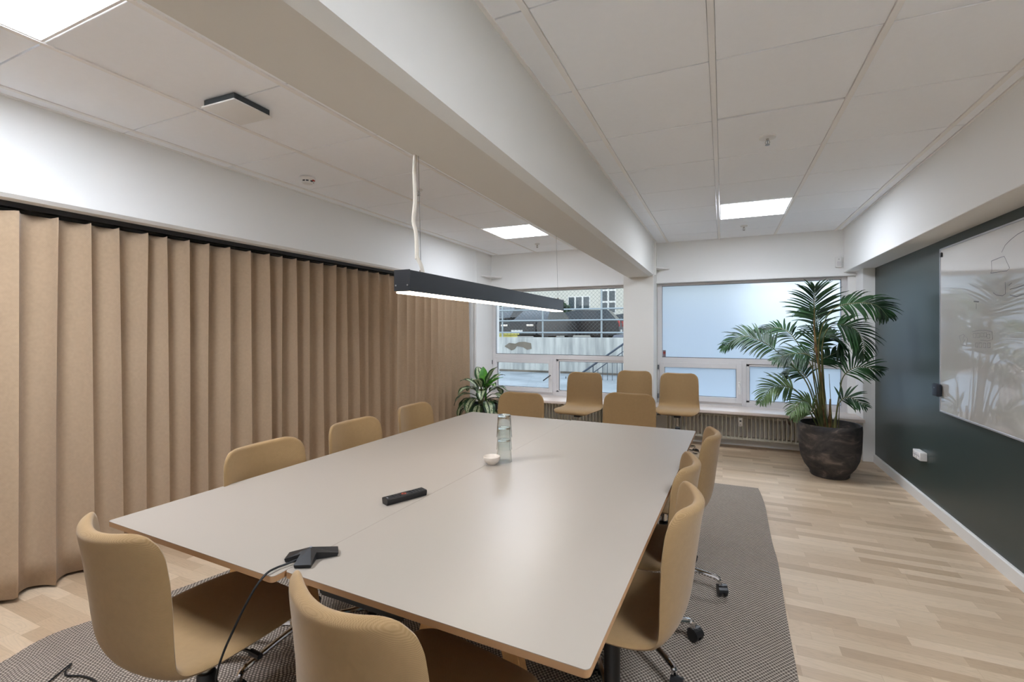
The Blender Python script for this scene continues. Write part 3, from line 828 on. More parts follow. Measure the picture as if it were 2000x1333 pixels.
t = thing('remote_control', 'slim black remote control with an orange ring button on the table', 'remote control', (-1.074, 1.388, TZ), R(-24))
p = MB(); p.prism([(-.021, .012), (-.017, 0), (.017, 0), (.021, .012), (.021, .019), (.018, .0215), (-.018, .0215), (-.021, .019)], -.080, .080, 1); p.build('case', M['blackp'], t)
p = MB(); 
for r0, r1, yy, zz in ((.0085, .0055, -.005, 0),):
    n = 20; a = [p.bm.verts.new((r0*math.cos(2*PI*k/n), yy+r0*math.sin(2*PI*k/n), .0222)) for k in range(n)]; b_ = [p.bm.verts.new((r1*math.cos(2*PI*k/n), yy+r1*math.sin(2*PI*k/n), .0224)) for k in range(n)]
    for k in range(n): p.bm.faces.new((a[k], a[(k+1) % n], b_[(k+1) % n], b_[k]))
p.build('ring_button', M['orange'], t)
p = MB()
for yy in (.012, .024, .036, .05, .062, -.022, -.034, -.046):
    for xx in (-.009, 0, .009) if abs(yy) > .02 else (-.007, .007): p.lathe([(.0028, .0212), (.0026, .0226)], 10, c=(xx, yy, 0))
p.build('button', M['blackm'], t)
p = MB(); p.box((-.006, -.072, .0213), (.004, -.067, .0219)); p.build('logo_mark', M['grey'], t)

t = thing('conference_microphone', 'black three-armed conference microphone near the front edge of the table', 'microphone', (-1.032, .925, TZ))
p = MB()
bm = p.bm
tips = [(R(212), .062, .020), (R(47), .070, .020), (R(-62), .060, .022)]
zc, ze = .030, .010
ctr_t = bm.verts.new((0, 0, zc)); ctr_b = bm.verts.new((0, 0, .001))
ring_t, ring_b = [], []
tips = sorted(tips, key=lambda q_: q_[0])
for i, (a, L_, w) in enumerate(tips):
    d = Vector((math.cos(a), math.sin(a), 0)); s_ = Vector((-d.y, d.x, 0))
    a2 = tips[(i+1) % 3][0]; 
    if a2 < a: a2 += 2*PI
    mid = (a+a2)/2; rr = .020/max(.55, math.sin((a2-a)/2)) if (a2-a) < 3 else .022
    for pt, z in ((d*L_-s_*w, ze), (d*L_+s_*w, ze), (Vector((math.cos(mid), math.sin(mid), 0))*rr, .021)):
        ring_t.append(bm.verts.new((pt.x, pt.y, z))); ring_b.append(bm.verts.new((pt.x*.96, pt.y*.96, .001)))
n = len(ring_t)
for k in range(n):
    bm.faces.new((ctr_t, ring_t[k], ring_t[(k+1) % n])); bm.faces.new((ctr_b, ring_b[(k+1) % n], ring_b[k])); bm.faces.new((ring_t[k], ring_b[k], ring_b[(k+1) % n], ring_t[(k+1) % n]))
p.build('body', M['blackp'], t, smooth=8)
p = MB(); p.lathe([(.004, .0265), (.004, .0305)], 12); p.build('indicator', M['grey'], t)
c = MB()
pts = [(-.010, -.028, .008), (-.021, -.059, .006), (-.028, -.083, .006), (-.028, -.112, .005), (-.030, -.140, -.015), (-.048, -.158, -.062), (-.082, -.170, -.135), (-.100, -.178, -.182), (-.128, -.172, -.236), (-.160, -.150, -.290), (-.165, -.10, -.40), (-.15, -.06, -.56), (-.13, .0, -.70), (-.16, .06, -.7215), (-.3, .12, -.7215)]
c.tube(catmull(pts, 6), .0028, 8); c.build('microphone_cable', M['black'], t)

# black cable on the rug bottom left
c = MB(); c.tube(catmull([(-2.28, .72, .018), (-2.333, .83, .018), (-2.362, .89, .018), (-2.403, .968, .020), (-2.392, .965, .020), (-2.376, .945, .018), (-2.34, .935, .018), (-2.277, .958, .018), (-2.192, .962, .018), (-2.10, .93, .018), (-2.0, .84, .018)], 6), .0032, 8)
tag(c.build('floor_cable', M['black']), 'thin black cable bent on the rug at the bottom left', 'cable')

# ------------------------------------------------------------------ whiteboard, socket, remote on the green wall
t = thing('whiteboard', 'large glossy magnetic whiteboard with faint marker doodles on the green wall', 'whiteboard', (1.449, 0, 0))
Y0, Y1, Z0, Z1 = 1.85, 4.24, .785, 1.952
p = MB(); p.box((-.020, Y0+.004, Z0+.004), (-.012, Y1-.004, Z1-.004)); p.build('writing_surface', M['board'], t)
p = MB(); w = .012
for lo, hi in (((-.024, Y0, Z0), (-.001, Y0+w, Z1)), ((-.024, Y1-w, Z0), (-.001, Y1, Z1)), ((-.024, Y0, Z0), (-.001, Y1, Z0+w)), ((-.024, Y0, Z1-w), (-.001, Y1, Z1))): p.box(lo, hi, .002, 1)
p.build('frame', M['alu'], t)
p = MB(); p.box((-.027, Y1-.040, Z1-.062), (-.0205, Y1-.012, Z1-.030), .003, 2); p.build('corner_clip', M['blackp'], t)
S = [[(3.442, 1.803), (3.407, 1.837), (3.356, 1.857), (3.29, 1.875), (3.225, 1.883), (3.168, 1.887)], [(3.55, 1.769), (3.46, 1.776), (3.416, 1.777), (3.364, 1.705), (3.39, 1.693), (3.558, 1.7), (3.544, 1.712), (3.55, 1.769)], [(3.407, 1.632), (3.404, 1.568), (3.433, 1.559), (3.497, 1.568), (3.529, 1.583)], [(3.373, 1.611), (3.344, 1.622)], [(3.361, 1.589), (3.259, 1.597), (3.225, 1.603)], [(3.361, 1.558), (3.298, 1.545), (3.251, 1.552), (3.197, 1.559)], [(3.754, 1.549), (3.691, 1.542)], [(3.754, 1.545), (3.695, 1.539)], [(3.723, 1.533), (3.723, 1.498)]]
S2 = [[(3.948, 1.33), (3.887, 1.342), (3.833, 1.314), (3.852, 1.268), (3.912, 1.272), (3.948, 1.33)], [(3.875, 1.336), (3.899, 1.307), (3.871, 1.308), (3.895, 1.278)], [(3.772, 1.359), (3.691, 1.367), (3.613, 1.367), (3.544, 1.359), (3.538, 1.313), (3.593, 1.305), (3.675, 1.308)], [(3.761, 1.348), (3.73, 1.348), (3.73, 1.322), (3.761, 1.321), (3.761, 1.348)], [(3.717, 1.349), (3.687, 1.349), (3.687, 1.323), (3.717, 1.323), (3.717, 1.349)], [(3.672, 1.351), (3.643, 1.351), (3.643, 1.328), (3.672, 1.328), (3.672, 1.351)], [(3.633, 1.351), (3.605, 1.352), (3.605, 1.329), (3.633, 1.328), (3.633, 1.351)], [(3.597, 1.343), (3.565, 1.343), (3.565, 1.321), (3.597, 1.32), (3.597, 1.343)], [(3.73, 1.289), (3.704, 1.29), (3.704, 1.264), (3.73, 1.263), (3.73, 1.289)], [(3.689, 1.291), (3.66, 1.292), (3.66, 1.264), (3.689, 1.263), (3.689, 1.291)], [(3.641, 1.29), (3.613, 1.291), (3.613, 1.264), (3.641, 1.263), (3.641, 1.29)], [(3.593, 1.292), (3.562, 1.293), (3.562, 1.266), (3.593, 1.265), (3.593, 1.292)]]
for name, SS, mm, rr in (('marker_drawing', S, M['ink'], .0014), ('marker_drawing', S2, M['inkp'], .0013)):
    p = MB()
    for s_ in SS: p.tube([(-.0203, a, b_) for a, b_ in s_], rr, 6, flat=.3, up=(1, 0, 0))
    p.build(name, mm, t)
t = thing('board_eraser', 'small dark blue-black board eraser stuck on the left edge of the whiteboard', 'eraser', (1.424, 4.235, .94))
p = MB(); p.box((-.030, -.045, -.045), (0, .045, .045), .008, 3); p.build('handle', mat('eraser_navy', (26, 32, 44), .4, var=.02), t)
p = MB(); p.box((-.0312, -.006, .012), (-.0298, .006, .020), .0003, 1); p.build('mark', M['grey'], t)

t = thing('power_outlet', 'white surface-mounted triple power outlet low on the green wall', 'power outlet', (1.449, 4.60, .385))
p = MB(); p.box((-.045, -.075, -.032), (0, .075, .032), .003, 2); p.build('housing', M['white'], t)
for k in (-1, 0, 1):
    p = MB(); p.lathe([(.020, 0), (.0205, .0015), (.019, .002), (.018, .0005)], 20, mtx=Matrix.Translation((-.0455, k*.047, 0)) @ Matrix.Rotation(R(-90), 4, 'Y')); s_ = p.build('socket', M['upvc'], t)
    p = MB()
    for dz in (-.0095, .0095): p.lathe([(.0028, 0), (.0028, .001)], 8, mtx=Matrix.Translation((-.0462, k*.047+dz, 0)) @ Matrix.Rotation(R(-90), 4, 'Y'))
    p.build('socket_hole', M['gun'], s_)

# ------------------------------------------------------------------ radiators
def radiator(x0, x1, label, meterx):
    t = thing('radiator', label, 'radiator', (x0, 5.93, 0), group='ribbed radiators under the windows')
    W_ = x1-x0; n = int(W_/.043)
    p = MB()
    for k in range(n+1):
        x = k*W_/n
        p.box((x-.0065, -.055, .115), (x+.0065, -.020, .385), .006, 2)
        p.box((x-.0065, .035, .115), (x+.0065, .055, .385), .006, 1)
        p.box((x-.012, -.05, .365), (x+.012, .05, .39), .006, 1)
    p.build('fin_panel', M['rad'], t)
    p = MB(); p.tube([(0, 0, .372), (W_, 0, .372)], .022, 12); p.build('header_pipe', M['rad'], t)
    p = MB(); p.box((0, -.045, .108), (W_, .045, .135), .006, 1); p.build('lower_header', M['rad'], t)
    p = MB(); p.box((meterx-x0-.022, -.078, .27), (meterx-x0+.022, -.054, .37), .004, 2); h = p.build('heat_meter', M['white'], t)
    p = MB(); p.box((meterx-x0-.010, -.0795, .325), (meterx-x0+.010, -.0775, .34)); p.box((meterx-x0-.004, -.0795, .288), (meterx-x0+.004, -.0775, .294)); p.build('display', M['gun'], h)
    for x in (.35, W_-.35):
        p = MB(); p.box((x-.012, -.058, .375), (x+.012, .06, .405), .002, 1); p.box((x-.008, .03, .30), (x+.008, .155, .33)); p.build('bracket', mat('bracket_rust', (112, 86, 66), .7, var=.2, scale=40), t)
    p = MB(); p.tube([(W_-.02, 0, .12), (W_+.03, 0, .12), (W_+.04, 0, .06), (W_+.04, 0, .001)], .010, 8); p.build('supply_pipe', M['rad'], t)
    return t
radiator(-2.32, -1.20, 'cream ribbed radiator under the clear left window, behind the parked chairs', -2.28)
radiator(-.62, 1.05, 'cream ribbed radiator under the frosted window with a white heat meter', .188)

# ------------------------------------------------------------------ palm
PX, PY = .925, 5.16
t = thing('potted_palm', 'tall kentia palm in a big dark smoked-clay pot by the frosted window', 'potted palm', (PX, PY, 0))
p = MB()
p.lathe([(.12, .0), (.150, .002), (.158, .012), (.160, .035), (.168, .05), (.205, .10), (.234, .17), (.247, .25), (.252, .34), (.255, .44), (.253, .485), (.247, .495), (.239, .492), (.237, .44), (.232, .40), (.02, .395)], 64)
p.build('pot', M['pot'], t)
p = MB(); p.lathe([(.228, .40), (.20, .425), (.10, .435), (.01, .438)], 40); p.build('soil', M['soil'], t)
rp = random.Random(11)
def frond(pts, y1, leaf0, Lm, light=False, nf=(0, -.8, .6), nl=26, droop=.5, r0=.007, wid=.0088):
    """pts world (x,z) control points, y goes from pot centre to y1"""
    P3 = []
    n = len(pts)
    for i, pp in enumerate(pts):
        x, z = pp[0], pp[-1]
        u = i/(n-1); P3.append(Vector((x-PX, (y1-PY)*u**1.3, z)))
    if len(pts[0]) == 3: P3 = [Vector((a-PX, b_-PY, c_)) for a, b_, c_ in pts]
    P3[0] = Vector(((pts[0][0]-PX)*.8, rp.uniform(-.05, .05), .425))
    C = catmull(P3, 10); m = len(C)
    q = MB(); q.mi = 1
    q.tube(C, [r0*(1-.8*i/(m-1)) for i in range(m)], 7)
    q.mi = 0
    NF = Vector(nf).normalized(); nl = int(nl*1.2)
    for k in range(nl):
        u = leaf0+(1-leaf0)*(k+.5)/nl
        f = u*(m-1); i = min(int(f), m-2); base = C[i].lerp(C[i+1], f-i)
        T_ = (C[min(i+2, m-1)]-C[max(i-1, 0)]).normalized()
        v = (u-leaf0)/(1-leaf0)
        Lk = Lm*(math.sin(PI*min(1, .22+.78*v))**.7*.8+.22)*(1-.25*v)
        S_ = T_.cross(NF).normalized()
        for sd in (-1, 1):
            fw = .35+.9*v
            D = (T_*fw+S_*sd*(1.0-.35*v)+Vector((rp.uniform(-.12, .12), rp.uniform(-.25, .25), rp.uniform(-.08, .12)))).normalized()
            L_ = Lk*1.12*rp.uniform(.85, 1.1); nseg = 7
            side = D.cross(NF).normalized()
            pos = base.copy(); d = D.copy(); prev = None
            dr = droop*rp.uniform(.7, 1.3)
            for s_ in range(nseg+1):
                w = wid*(math.sin(PI*min(.97, .12+.86*s_/nseg))**.8)*(.75+.35*(1-v))
                nn = side.cross(d).normalized()
                a = q.bm.verts.new(pos+side*w); c_ = q.bm.verts.new(pos-nn*w*.28); b_ = q.bm.verts.new(pos-side*w)
                if prev:
                    f1 = q.bm.faces.new((prev[0], a, c_, prev[1])); f2 = q.bm.faces.new((prev[1], c_, b_, prev[2])); q._mark([f1, f2])
                prev = (a, c_, b_)
                d = (d+Vector((0, 0, -dr*.32*(s_/nseg)))).normalized()
                pos = pos+d*(L_/nseg)
    # terminal leaflet pair is enough of a tip
    return q.build('frond', [M['palm2'] if light else M['palm'], M['stem']], t, smooth=60)
RU = [(.861, 5.16, .631), (.83, 5.1, 1.068), (.827, 5.02, 1.338), (.906, 4.95, 1.552), (1.057, 4.88, 1.609), (1.196, 4.8, 1.582), (1.255, 4.72, 1.481)]
FR = [
    ([(.86, .62), (.83, 1.06), (.80, 1.41), (.79, 1.60), (.785, 1.78)], 5.02, .56, .27, False, (0, -1, .15), 18, .55),
    (RU, 0, .56, .22, False, (0, -.7, .7), 28, .9),
    ([(.89, .62), (.86, 1.12), (.90, 1.38), (1.02, 1.42), (1.13, 1.34), (1.16, 1.12)], 5.0, .52, .24, False, (0, -.7, .7), 26, .9),
    ([(.84, .58), (.75, .84), (.61, 1.04), (.48, 1.17), (.34, 1.27), (.17, 1.31), (-.01, 1.19)], 5.05, .52, .22, False, (0, -.75, .65), 28, .7),
    ([(.85, .62), (.81, .93), (.72, 1.16), (.61, 1.35), (.48, 1.40), (.31, 1.38)], 5.45, .5, .21, False, (0, -.6, .8), 24, .9),
    ([(.84, .58), (.79, .93), (.76, 1.12), (.61, 1.15), (.44, 1.09)], 4.95, .5, .2, False, (0, -.6, .8), 22, .8),
    ([(.82, .55), (.68, .75), (.57, .83), (.43, .82), (.33, .68)], 4.95, .38, .2, True, (0, -.7, .7), 20, .8),
    ([(.84, .54), (.77, .65), (.67, .71), (.57, .60)], 4.85, .3, .17, True, (0, -.6, .8), 16, .9),
    ([(.97, .54), (1.0, .78), (1.03, .95), (1.13, 1.04), (1.29, 1.01)], 5.05, .52, .2, False, (0, -.8, .6), 13, .6),
    ([(.98, .54), (.99, .68), (1.06, .76), (1.17, .69)], 5.0, .42, .16, False, (0, -.7, .7), 10, .6),
    ([(.90, .58), (.84, 1.06), (.90, 1.29), (1.01, 1.29), (1.06, 1.10)], 5.25, .5, .2, False, (0, -.6, .8), 22, 1.0),
    ([(.89, .56), (.85, .93), (.86, 1.06), (.94, 1.12), (1.04, 1.16)], 5.35, .45, .18, False, (0, -.8, .6), 18, .6),
    ([(.85, .53), (.78, .60), (.70, .62), (.62, .52)], 5.1, .25, .15, True, (0, -.6, .8), 14, .9),
    ([(.86, .55), (.79, .80), (.72, .95), (.64, 1.0), (.57, .93)], 5.3, .4, .18, False, (0, -.7, .7), 18, .8),
    ([(.90, .60), (.88, 1.0), (.87, 1.30), (.84, 1.50), (.74, 1.58)], 5.4, .5, .22, False, (0, -.7, .7), 20, .9),
    ([(.86, .60), (.83, .90), (.80, 1.15), (.82, 1.30), (.90, 1.38)], 5.15, .5, .18, False, (0, -.9, .4), 18, .7),
]
for f in FR: frond(*f)
p = MB(); p.tube(catmull([(-.02, 0, .43), (-.07, -.02, .93), (-.11, -.03, 1.16), (-.125, -.03, 1.41), (-.135, -.03, 1.67)], 6), [.006]*8+[.011]*10+[.010, .008, .006, .005, .004, .003, .002], 8)
p.build('spear_leaf', M['trunk'], t)
for k, (x, y, x2, z2) in enumerate(((-.03, .0, -.055, .66), (.0, .02, .01, .72), (-.06, .03, -.10, .62), (.03, -.03, .05, .58))):
    p = MB(); p.tube(catmull([(x, y, .41), ((x+x2)/2, y, .52), (x2, y, z2)], 6), [.019-.001*i for i in range(13)], 10); p.build('stem', M['trunk'] if k < 3 else M['stem'], t)
for k in range(9):
    a = rp.uniform(0, 6.28); r_ = rp.uniform(.03, .10); p = MB()
    x, y = r_*math.cos(a), r_*math.sin(a)
    p.tube(catmull([(x, y, .42), (x*1.4-.02, y*1.2, .60), (x*2.0-.05, y*1.6, .80+rp.uniform(0, .2))], 6), [.005-.00025*i for i in range(13)], 7); p.build('stem', M['stem'], t)

# ------------------------------------------------------------------ aglaonema
t = thing('leafy_plant', 'broad-leaved green and silver plant in a dark slate pot between curtain and clear window', 'potted plant', (-2.76, 5.12, 0))
p = MB(); p.lathe([(.13, 0), (.14, .003), (.17, .22), (.185, .44), (.188, .455), (.178, .455), (.172, .42), (.02, .415)], 40); p.build('pot', M['pot2'], t)
p = MB(); p.lathe([(.17, .418), (.10, .43), (.01, .432)], 30); p.build('soil', M['soil'], t)
ra = random.Random(5)
def leaf(base, az, el, L_, w, sag, mats, petiole=.08):
    q = MB(); d = Vector((math.cos(az)*math.cos(el), math.sin(az)*math.cos(el), math.sin(el)))
    side = Vector((-math.sin(az), math.cos(az), 0))
    pos = Vector(base); pts = [pos.copy()]
    for k in range(4): pos = pos+d*petiole/4; pts.append(pos.copy()); d = (d+Vector((0, 0, -sag*.06))).normalized()
    q.mi = 2; q.tube(pts, .006, 6); n = 10; rows = []
    for k in range(n+1):
        u = k/n; ww = w*(math.sin(PI*min(1, u*.97+.02))**.72)*(1-.25*u)+.0006
        up = side.cross(d).normalized()
        if up.z < 0: up = -up
        rows.append([q.bm.verts.new(pos+side*s_*ww+up*(abs(s_)**1.3)*ww*.28+up*.004*math.sin(u*16+s_*4)) for s_ in (-1, -.6, -.12, .12, .6, 1)])
        d = (d+Vector((0, 0, -sag*.20*(u+.2)))).normalized(); pos = pos+d*(L_/n)
    for a, b_ in zip(rows, rows[1:]):
        for k in range(5):
            f = q.bm.faces.new((a[k], a[k+1], b_[k+1], b_[k])); f.material_index = 1 if k in (1, 3) else 0
    return q.build('leaf', mats, t, smooth=70)
for k in range(30):
    az = k*2.399; ring = k/30
    el = R(72-74*ring**.8)+ra.uniform(-.1, .1); r_ = .03+.05*ring
    hb = .62-.22*ring
    leaf((r_*math.cos(az), r_*math.sin(az), hb), az, el, ra.uniform(.24, .30), ra.uniform(.074, .090), .8+2.2*ring, [M['agd'], M['ags'], M['agd']], .07+.05*ring)
for az, el, L_ in ((R(120), R(72), .22), (R(-10), R(42), .26), (R(20), R(55), .22), (R(-40), R(30), .24)):
    leaf((.01, 0, .62), az, el, L_*1.1, .062, .35, [M['agl'], M['agl'], M['agl']], .07)
for k in range(5):
    a = k*1.3; p = MB(); p.tube([(.05*math.cos(a), .05*math.sin(a), .42), (.04*math.cos(a), .04*math.sin(a), .64)], .010, 8); p.build('stem', M['agl'] if k < 2 else M['stem'], t)

# ------------------------------------------------------------------ outside the windows
mb = MB(); mb.box((-30, 6.42, -.1), (14, 12.4, .18)); struct('ground_yard', mb, M['concg'])
mb = MB(); mb.box((-60, 12.75, .2), (40, 70, .95)); struct('ground_street', mb, M['asph'])
t = thing('retaining_wall', 'stained concrete retaining wall across the yard outside the window', 'wall')
p = MB(); p.box((-30, 12.4, .0), (14, 12.75, 1.19), .01, 1); p.build('wall_body', M['conc'], t)
p = MB(); p.box((-30, 12.36, .18), (14, 12.4, .235)); p.build('footing', M['stone'], t)
pl = [(-5.95, .92), (-5.72, .80), (-5.62, .84), (-5.55, .93), (-5.35, .90), (-5.22, .83), (-5.08, .86), (-5.10, 1.02), (-5.30, 1.06), (-5.48, 1.05), (-5.60, 1.0), (-5.80, 1.02)]
p = MB(); p.prism(pl, 12.388, 12.405, 1); p.build('spalled_patch', M['stone'], t)['label'] = 'dark patch of broken-off plaster'
# railing with wire mesh
t = thing('railing', 'grey metal railing with three bars and wire mesh on top of the concrete wall', 'railing', (0, 12.5, 1.188))
for z in (.14, .49, .80):
    p = MB(); p.tube([(-14, 0, z), (6, 0, z)], .022, 8); p.build('rail', M['rail'], t)
for k, x in enumerate((-13, -11.25, -9.55, -7.8, -6.08, -4.78, -3.05, -1.3, .45, 2.2, 3.9)):
    p = MB(); p.tube([(x, .02, 0), (x, .02, .84 if x not in (-3.05, -6.08, -9.55, -1.3+1.75) else 1.9)], .026, 8); p.build('post', M['rail'], t)
def mesh_fence(x0, x1, z0, z1, p_=.11):
    q = MB(); n0 = int((x1-x0+(z1-z0))/p_)
    for k in range(-int((z1-z0)/p_), int((x1-x0)/p_)+1):
        for sg in (1, -1):
            xa = x0+k*p_ if sg > 0 else x0+k*p_+(z1-z0); za, zb = z0, z1
            xb = xa+sg*(z1-z0)
            # clip
            a = Vector((xa, .045*sg*.1+.04, z0)); b_ = Vector((xb, .045*sg*.1+.04, z1))
            if max(a.x, b_.x) < x0 or min(a.x, b_.x) > x1: continue
            def clip(P_, Q_):
                P_, Q_ = P_.copy(), Q_.copy()
                for A, B in ((P_, Q_), (Q_, P_)):
                    for lim, s2 in ((x0, -1), (x1, 1)):
                        if (A.x-lim)*s2 > 0 and (B.x-lim)*s2 <= 0:
                            u = (lim-A.x)/(B.x-A.x); A[:] = A.lerp(B, u)
                return P_, Q_
            a, b_ = clip(a, b_)
            q.tube([a, b_], .0032, 3, cap=False)
    return q
mesh_fence(-9.6, -1.0, .05, 1.9).build('wire_mesh', M['mesh'], t)
# stair going up to the street level with balustrade
t = thing('outdoor_staircase', 'concrete outdoor stairs with dark metal handrails climbing the retaining wall at right', 'stairs', (0, 0, .18))
p = MB(); nst = 7; x0 = -2.05
pts = [(x0, 0)]
for k in range(nst): pts += [(x0+k*.24, (k+1)*.144), (x0+(k+1)*.24, (k+1)*.144)]
pts += [(x0+nst*.24+1.5, nst*.144), (x0+nst*.24+1.5, 0)]
p.prism(pts, 11.1, 12.38, 1); p.build('steps', M['concg'], t)
def bal2(y):
    line = lambda x: -.26+(x+3.76)*.716
    q = MB(); q.tube([(-3.85, y, line(-3.85)+.10), (-3.80, y, line(-3.80)), (-1.3, y, line(-1.3))], .024, 8); q.build('handrail', M['raild'], t)
    q = MB(); q.tube([(-3.12, y, .01), (-1.3, y, line(-1.3)-.17)], .012, 6); q.build('top_bar', M['raild'], t)
    q = MB(); q.tube([(-2.12, y, .02), (-1.3, y, line(-1.3)-.87+.12)], .012, 6); q.build('bottom_bar', M['raild'], t)
    x = -3.02; k = 0
    while x < -1.35:
        b0 = max(0.0, line(x)-.80); q = MB(); q.tube([(x, y, b0), (x, y, line(x)-(0 if k % 6 == 1 else .17))], .011 if k % 6 == 1 else .007, 6); q.build('baluster', M['raild'], t); x += .118; k += 1
    for x in (-3.60, -3.30):
        q = MB(); q.tube([(x, y, 0), (x, y, max(.05, line(x)))], .011, 6); q.build('post', M['raild'], t)
bal2(11.05)
# yellow lid on wall
t = thing('storage_box', 'pale yellow plastic box lid on top of the wall at the left, behind the railing', 'box', (-6.35, 13.0, .95))
p = MB(); p.box((-.5, -.2, 0), (.45, .25, .30), .02, 2); p.build('box_body', M['yellow'], t); p = MB(); p.box((-.54, -.24, .30), (.49, .29, .36), .015, 2); p.build('lid', M['yellow'], t)
# cars
def car(x, y, rz, label, body, h=1.42, L_=4.3, W_=1.76, wagon=False):
    t = thing('car', label, 'car', (x, y, .95), R(rz), group='parked cars behind the railing')
    hl = L_/2; s = h/1.42
    low = [(-hl, .30), (-hl+.02, .62*s), (-hl+.08, .82*s), (-.95, .92*s), (hl-.25, .95*s), (hl-.03, .85*s), (hl, .5), (hl-.05, .28), (hl-.5, .22), (-hl+.5, .22)]
    p = MB(); p.prism(low, -W_/2, W_/2, 1); bmesh.ops.bevel(p.bm, geom=p.bm.edges[:], offset=.05, segments=2, affect='EDGES'); p.build('body', body, t, smooth=50)
    tail = hl-.12 if wagon else hl-.75
    cab = [(-1.0, .90*s), (-.35, 1.34*s), (.2, h), (tail-.45, h-.02), (tail, .94*s)]
    p = MB()
    bm = p.bm; w0, w1 = W_/2-.06, W_/2-.24; a = [bm.verts.new((q_[0], -(w0 if q_[1] < 1.0*s else w1), q_[1])) for q_ in cab]; b_ = [bm.verts.new((q_[0], (w0 if q_[1] < 1.0*s else w1), q_[1])) for q_ in cab]
    n = len(cab); roof = [bm.faces.new((a[k], a[(k+1) % n], b_[(k+1) % n], b_[k])) for k in range(n)]; sd = [bm.faces.new(a[::-1]), bm.faces.new(b_)]
    for f in (roof[0], roof[3], *sd): f.material_index = 1
    p.build('cabin', [body, M['carg']], t, smooth=30)
    for sx in (-hl+.78, hl-.80):
        for sy in (-1, 1):
            p = MB(); p.lathe([(.12, -.10), (.30, -.095), (.315, -.06), (.315, .06), (.30, .095), (.20, .10), (.19, .08), (.05, .085)], 24, mtx=Matrix.Translation((sx, sy*(W_/2-.10), .315)) @ Matrix.Rotation(R(-90*sy), 4, 'X')); p.build('wheel', M['black'], t)
    for sy in (-1, 1):
        p = MB(); p.box((hl-.08, sy*(W_/2-.22)-.10, .62*s), (hl+.012, sy*(W_/2-.22)+.115, .90*s), .02, 2); p.build('tail_light', M['red'], t)
        p = MB(); p.box((-hl-.012, sy*(W_/2-.28)-.16, .58*s), (-hl+.06, sy*(W_/2-.28)+.16, .70*s), .02, 2); p.build('headlight', M['chrome'], t)
    p = MB(); p.box((hl-.01, -.26, .40), (hl+.012, .26, .51)); p.box((-hl-.012, -.26, .36), (-hl+.01, .26, .47)); p.build('number_plate', M['winf'], t)
    return t
car(-9.35, 19.9, 78, 'dark parked van-like car, leftmost behind the railing', M['carb'], 1.62, 4.3, 1.8, True)
car(-7.35, 19.0, 84, 'black parked car behind the middle railing post', M['carb'], 1.42, 4.2, 1.75)
car(-7.05, 23.3, 4, 'black parked estate car with a red tail light, seen from its side', M['carb'], 1.5, 4.7, 1.8, True)
car(-5.6, 27.2, 22, 'silver-grey parked car at the right, behind the black estate', M['cars'], 1.45, 4.2, 1.75)
# buildings
t = thing('office_building', 'pale rendered building with white-framed windows across the street', 'building', (0, 34, .95))
p = MB(); p.box((-16.5, 0, 1.6), (1.5, 8, 9)); p.box((-16.5, .2, -.5), (1.5, 8, 1.7)); p.build('wall_body', M['fac'], t)
p = MB(); p.box((-9.0, -.12, -.5), (1.5, .2, 1.65)); p.build('plinth', M['fac2'], t)
def bwin(x, z, w, h, nx, nz):
    q = MB(); q.box((x, -.05, z), (x+w, .01, z+h)); f = q.build('window', M['winf'], t)
    for i in range(nx):
        for j in range(nz):
            q = MB(); g = .07; q.box((x+w*i/nx+g, -.06, z+h*j/nz+g), (x+w*(i+1)/nx-g, -.045, z+h*(j+1)/nz-g)); q.build('pane', M['win2'], f)
bwin(-10.9, 2.05, 1.75, 1.05, 3, 1); bwin(-8.35, 1.75, 1.15, 2.6, 2, 3); bwin(-13.8, 2.05, 1.75, 1.05, 3, 1); bwin(-15.9, 2.05, 1.6, 1.05, 3, 1)
bwin(-10.9, 5.3, 1.75, 1.4, 3, 1); bwin(-13.8, 5.3, 1.75, 1.4, 3, 1); bwin(-5.4, 2.05, 1.75, 1.05, 3, 1)
t2 = thing('lattice_office', 'glazed pale building seen above the lamp at the left of the view', 'building', (-21, 38, .95))
p = MB(); p.box((-6, 0, -.5), (4, 6, 8)); p.build('wall_body', M['fac2'], t2)
for i in range(7):
    for j in range(3):
        q = MB(); q.box((-5.6+i*1.35, -.05, .9+j*2.2), (-5.6+i*1.35+1.15, .01, .9+j*2.2+1.6)); q.build('window', M['win2'], t2)
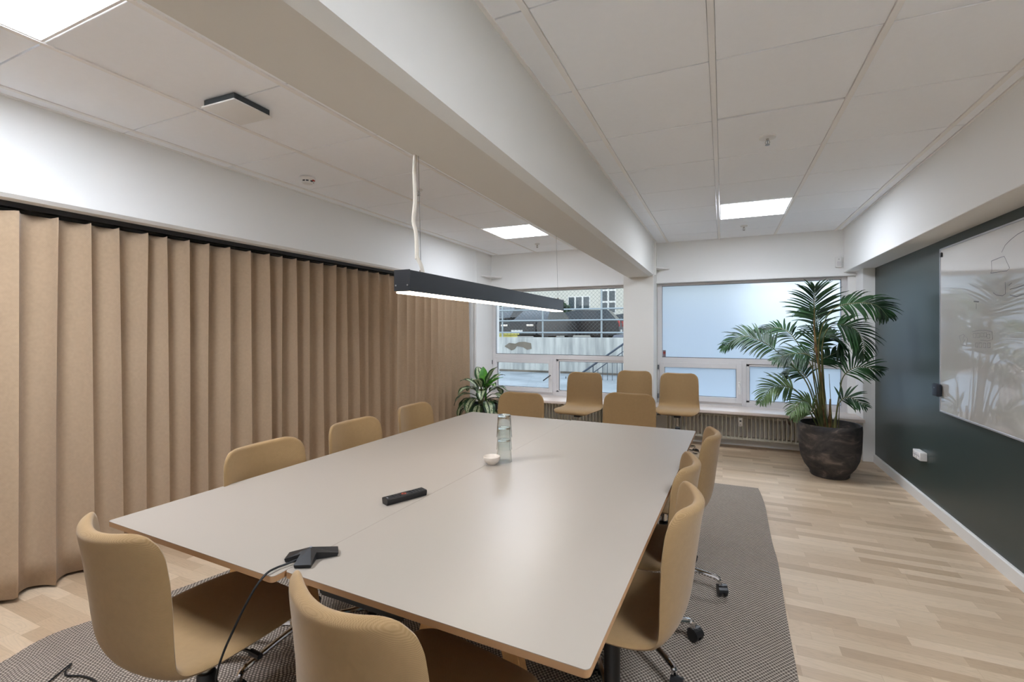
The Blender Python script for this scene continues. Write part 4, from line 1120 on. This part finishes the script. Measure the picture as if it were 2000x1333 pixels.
# trees / hedge
def tree(x, y, z0, h, r_, label, name='tree', cat='tree', n=2200, crown0=.3, seed=1):
    t = thing(name, label, cat, (x, y, z0)); q = random.Random(seed)
    p = MB(); p.tube([(0, 0, 0), (.05, 0, h*.4), (0, .05, h*.75)], [.14, .11, .05], 8); p.build('trunk', M['trunk'], t)
    p = MB()
    for k in range(n):
        while True:
            v = Vector((q.uniform(-1, 1), q.uniform(-1, 1), q.uniform(-1, 1)))
            if .55 < v.length < 1: break
        c = Vector((v.x*r_, v.y*r_, h*crown0+(v.z+1)*.5*h*(1-crown0)))
        d = Vector((q.gauss(0, 1), q.gauss(0, 1), q.gauss(0, 1))).normalized(); e = d.orthogonal().normalized(); s_ = q.uniform(.10, .2)
        p.quad(c-d*s_, c+e*s_*.5, c+d*s_, c-e*s_*.5)
    return p.build('crown', M['hedge'], t, smooth=0) and t
tree(-14.2, 25.5, .95, 3.9, 1.9, 'dark evergreen tree behind the leftmost car', seed=2, crown0=.05)
tree(-10.6, 30.0, .95, 2.6, 1.3, 'low dark bush behind the parked cars at the left', 'bush', 'bush', seed=3, crown0=.05)
tree(-19.5, 34, .95, 8, 2.6, 'tall green tree left of the pale building', seed=4)

# ------------------------------------------------------------------ world and camera
W = bpy.data.worlds.new('sky'); SC.world = W; W.use_nodes = True
nt = W.node_tree; N, L = nt.nodes, nt.links; N.clear()
o = N.new('ShaderNodeOutputWorld'); bg = N.new('ShaderNodeBackground'); tc = N.new('ShaderNodeTexCoord'); sp = N.new('ShaderNodeSeparateXYZ'); cr = N.new('ShaderNodeValToRGB')
L.new(tc.outputs['Generated'], sp.inputs[0]); L.new(sp.outputs['Z'], cr.inputs[0])
e = cr.color_ramp.elements
e[0].position = 0; e[0].color = (.97, .98, 1.0, 1); e[1].position = .7; e[1].color = (.66, .80, 1.0, 1)
k = e.new(.25); k.color = (.92, .96, 1.0, 1)
L.new(cr.outputs[0], bg.inputs['Color']); bg.inputs['Strength'].default_value = 1.6; L.new(bg.outputs[0], o.inputs[0])

cam = bpy.data.cameras.new('camera'); co = bpy.data.objects.new('camera', cam); COL.objects.link(co)
co.location = (0, 0, 1.36); co.rotation_euler = (R(90), 0, .4138)
cam.sensor_width = 36; cam.lens = 900.17/2000*36
cam.shift_x = -(1015.9-1000)/2000; cam.shift_y = (647.9-666.5)/2000
cam.clip_start = .05; cam.clip_end = 200
SC.camera = co
SC.cycles.max_bounces = 16; SC.cycles.diffuse_bounces = 10; SC.cycles.glossy_bounces = 6; SC.cycles.transmission_bounces = 12; SC.cycles.transparent_max_bounces = 16
vs = SC.view_settings; vs.view_transform = 'Standard'; vs.look = 'None'; vs.gamma = 1; vs.use_curve_mapping = False
vs.exposure = 0.8
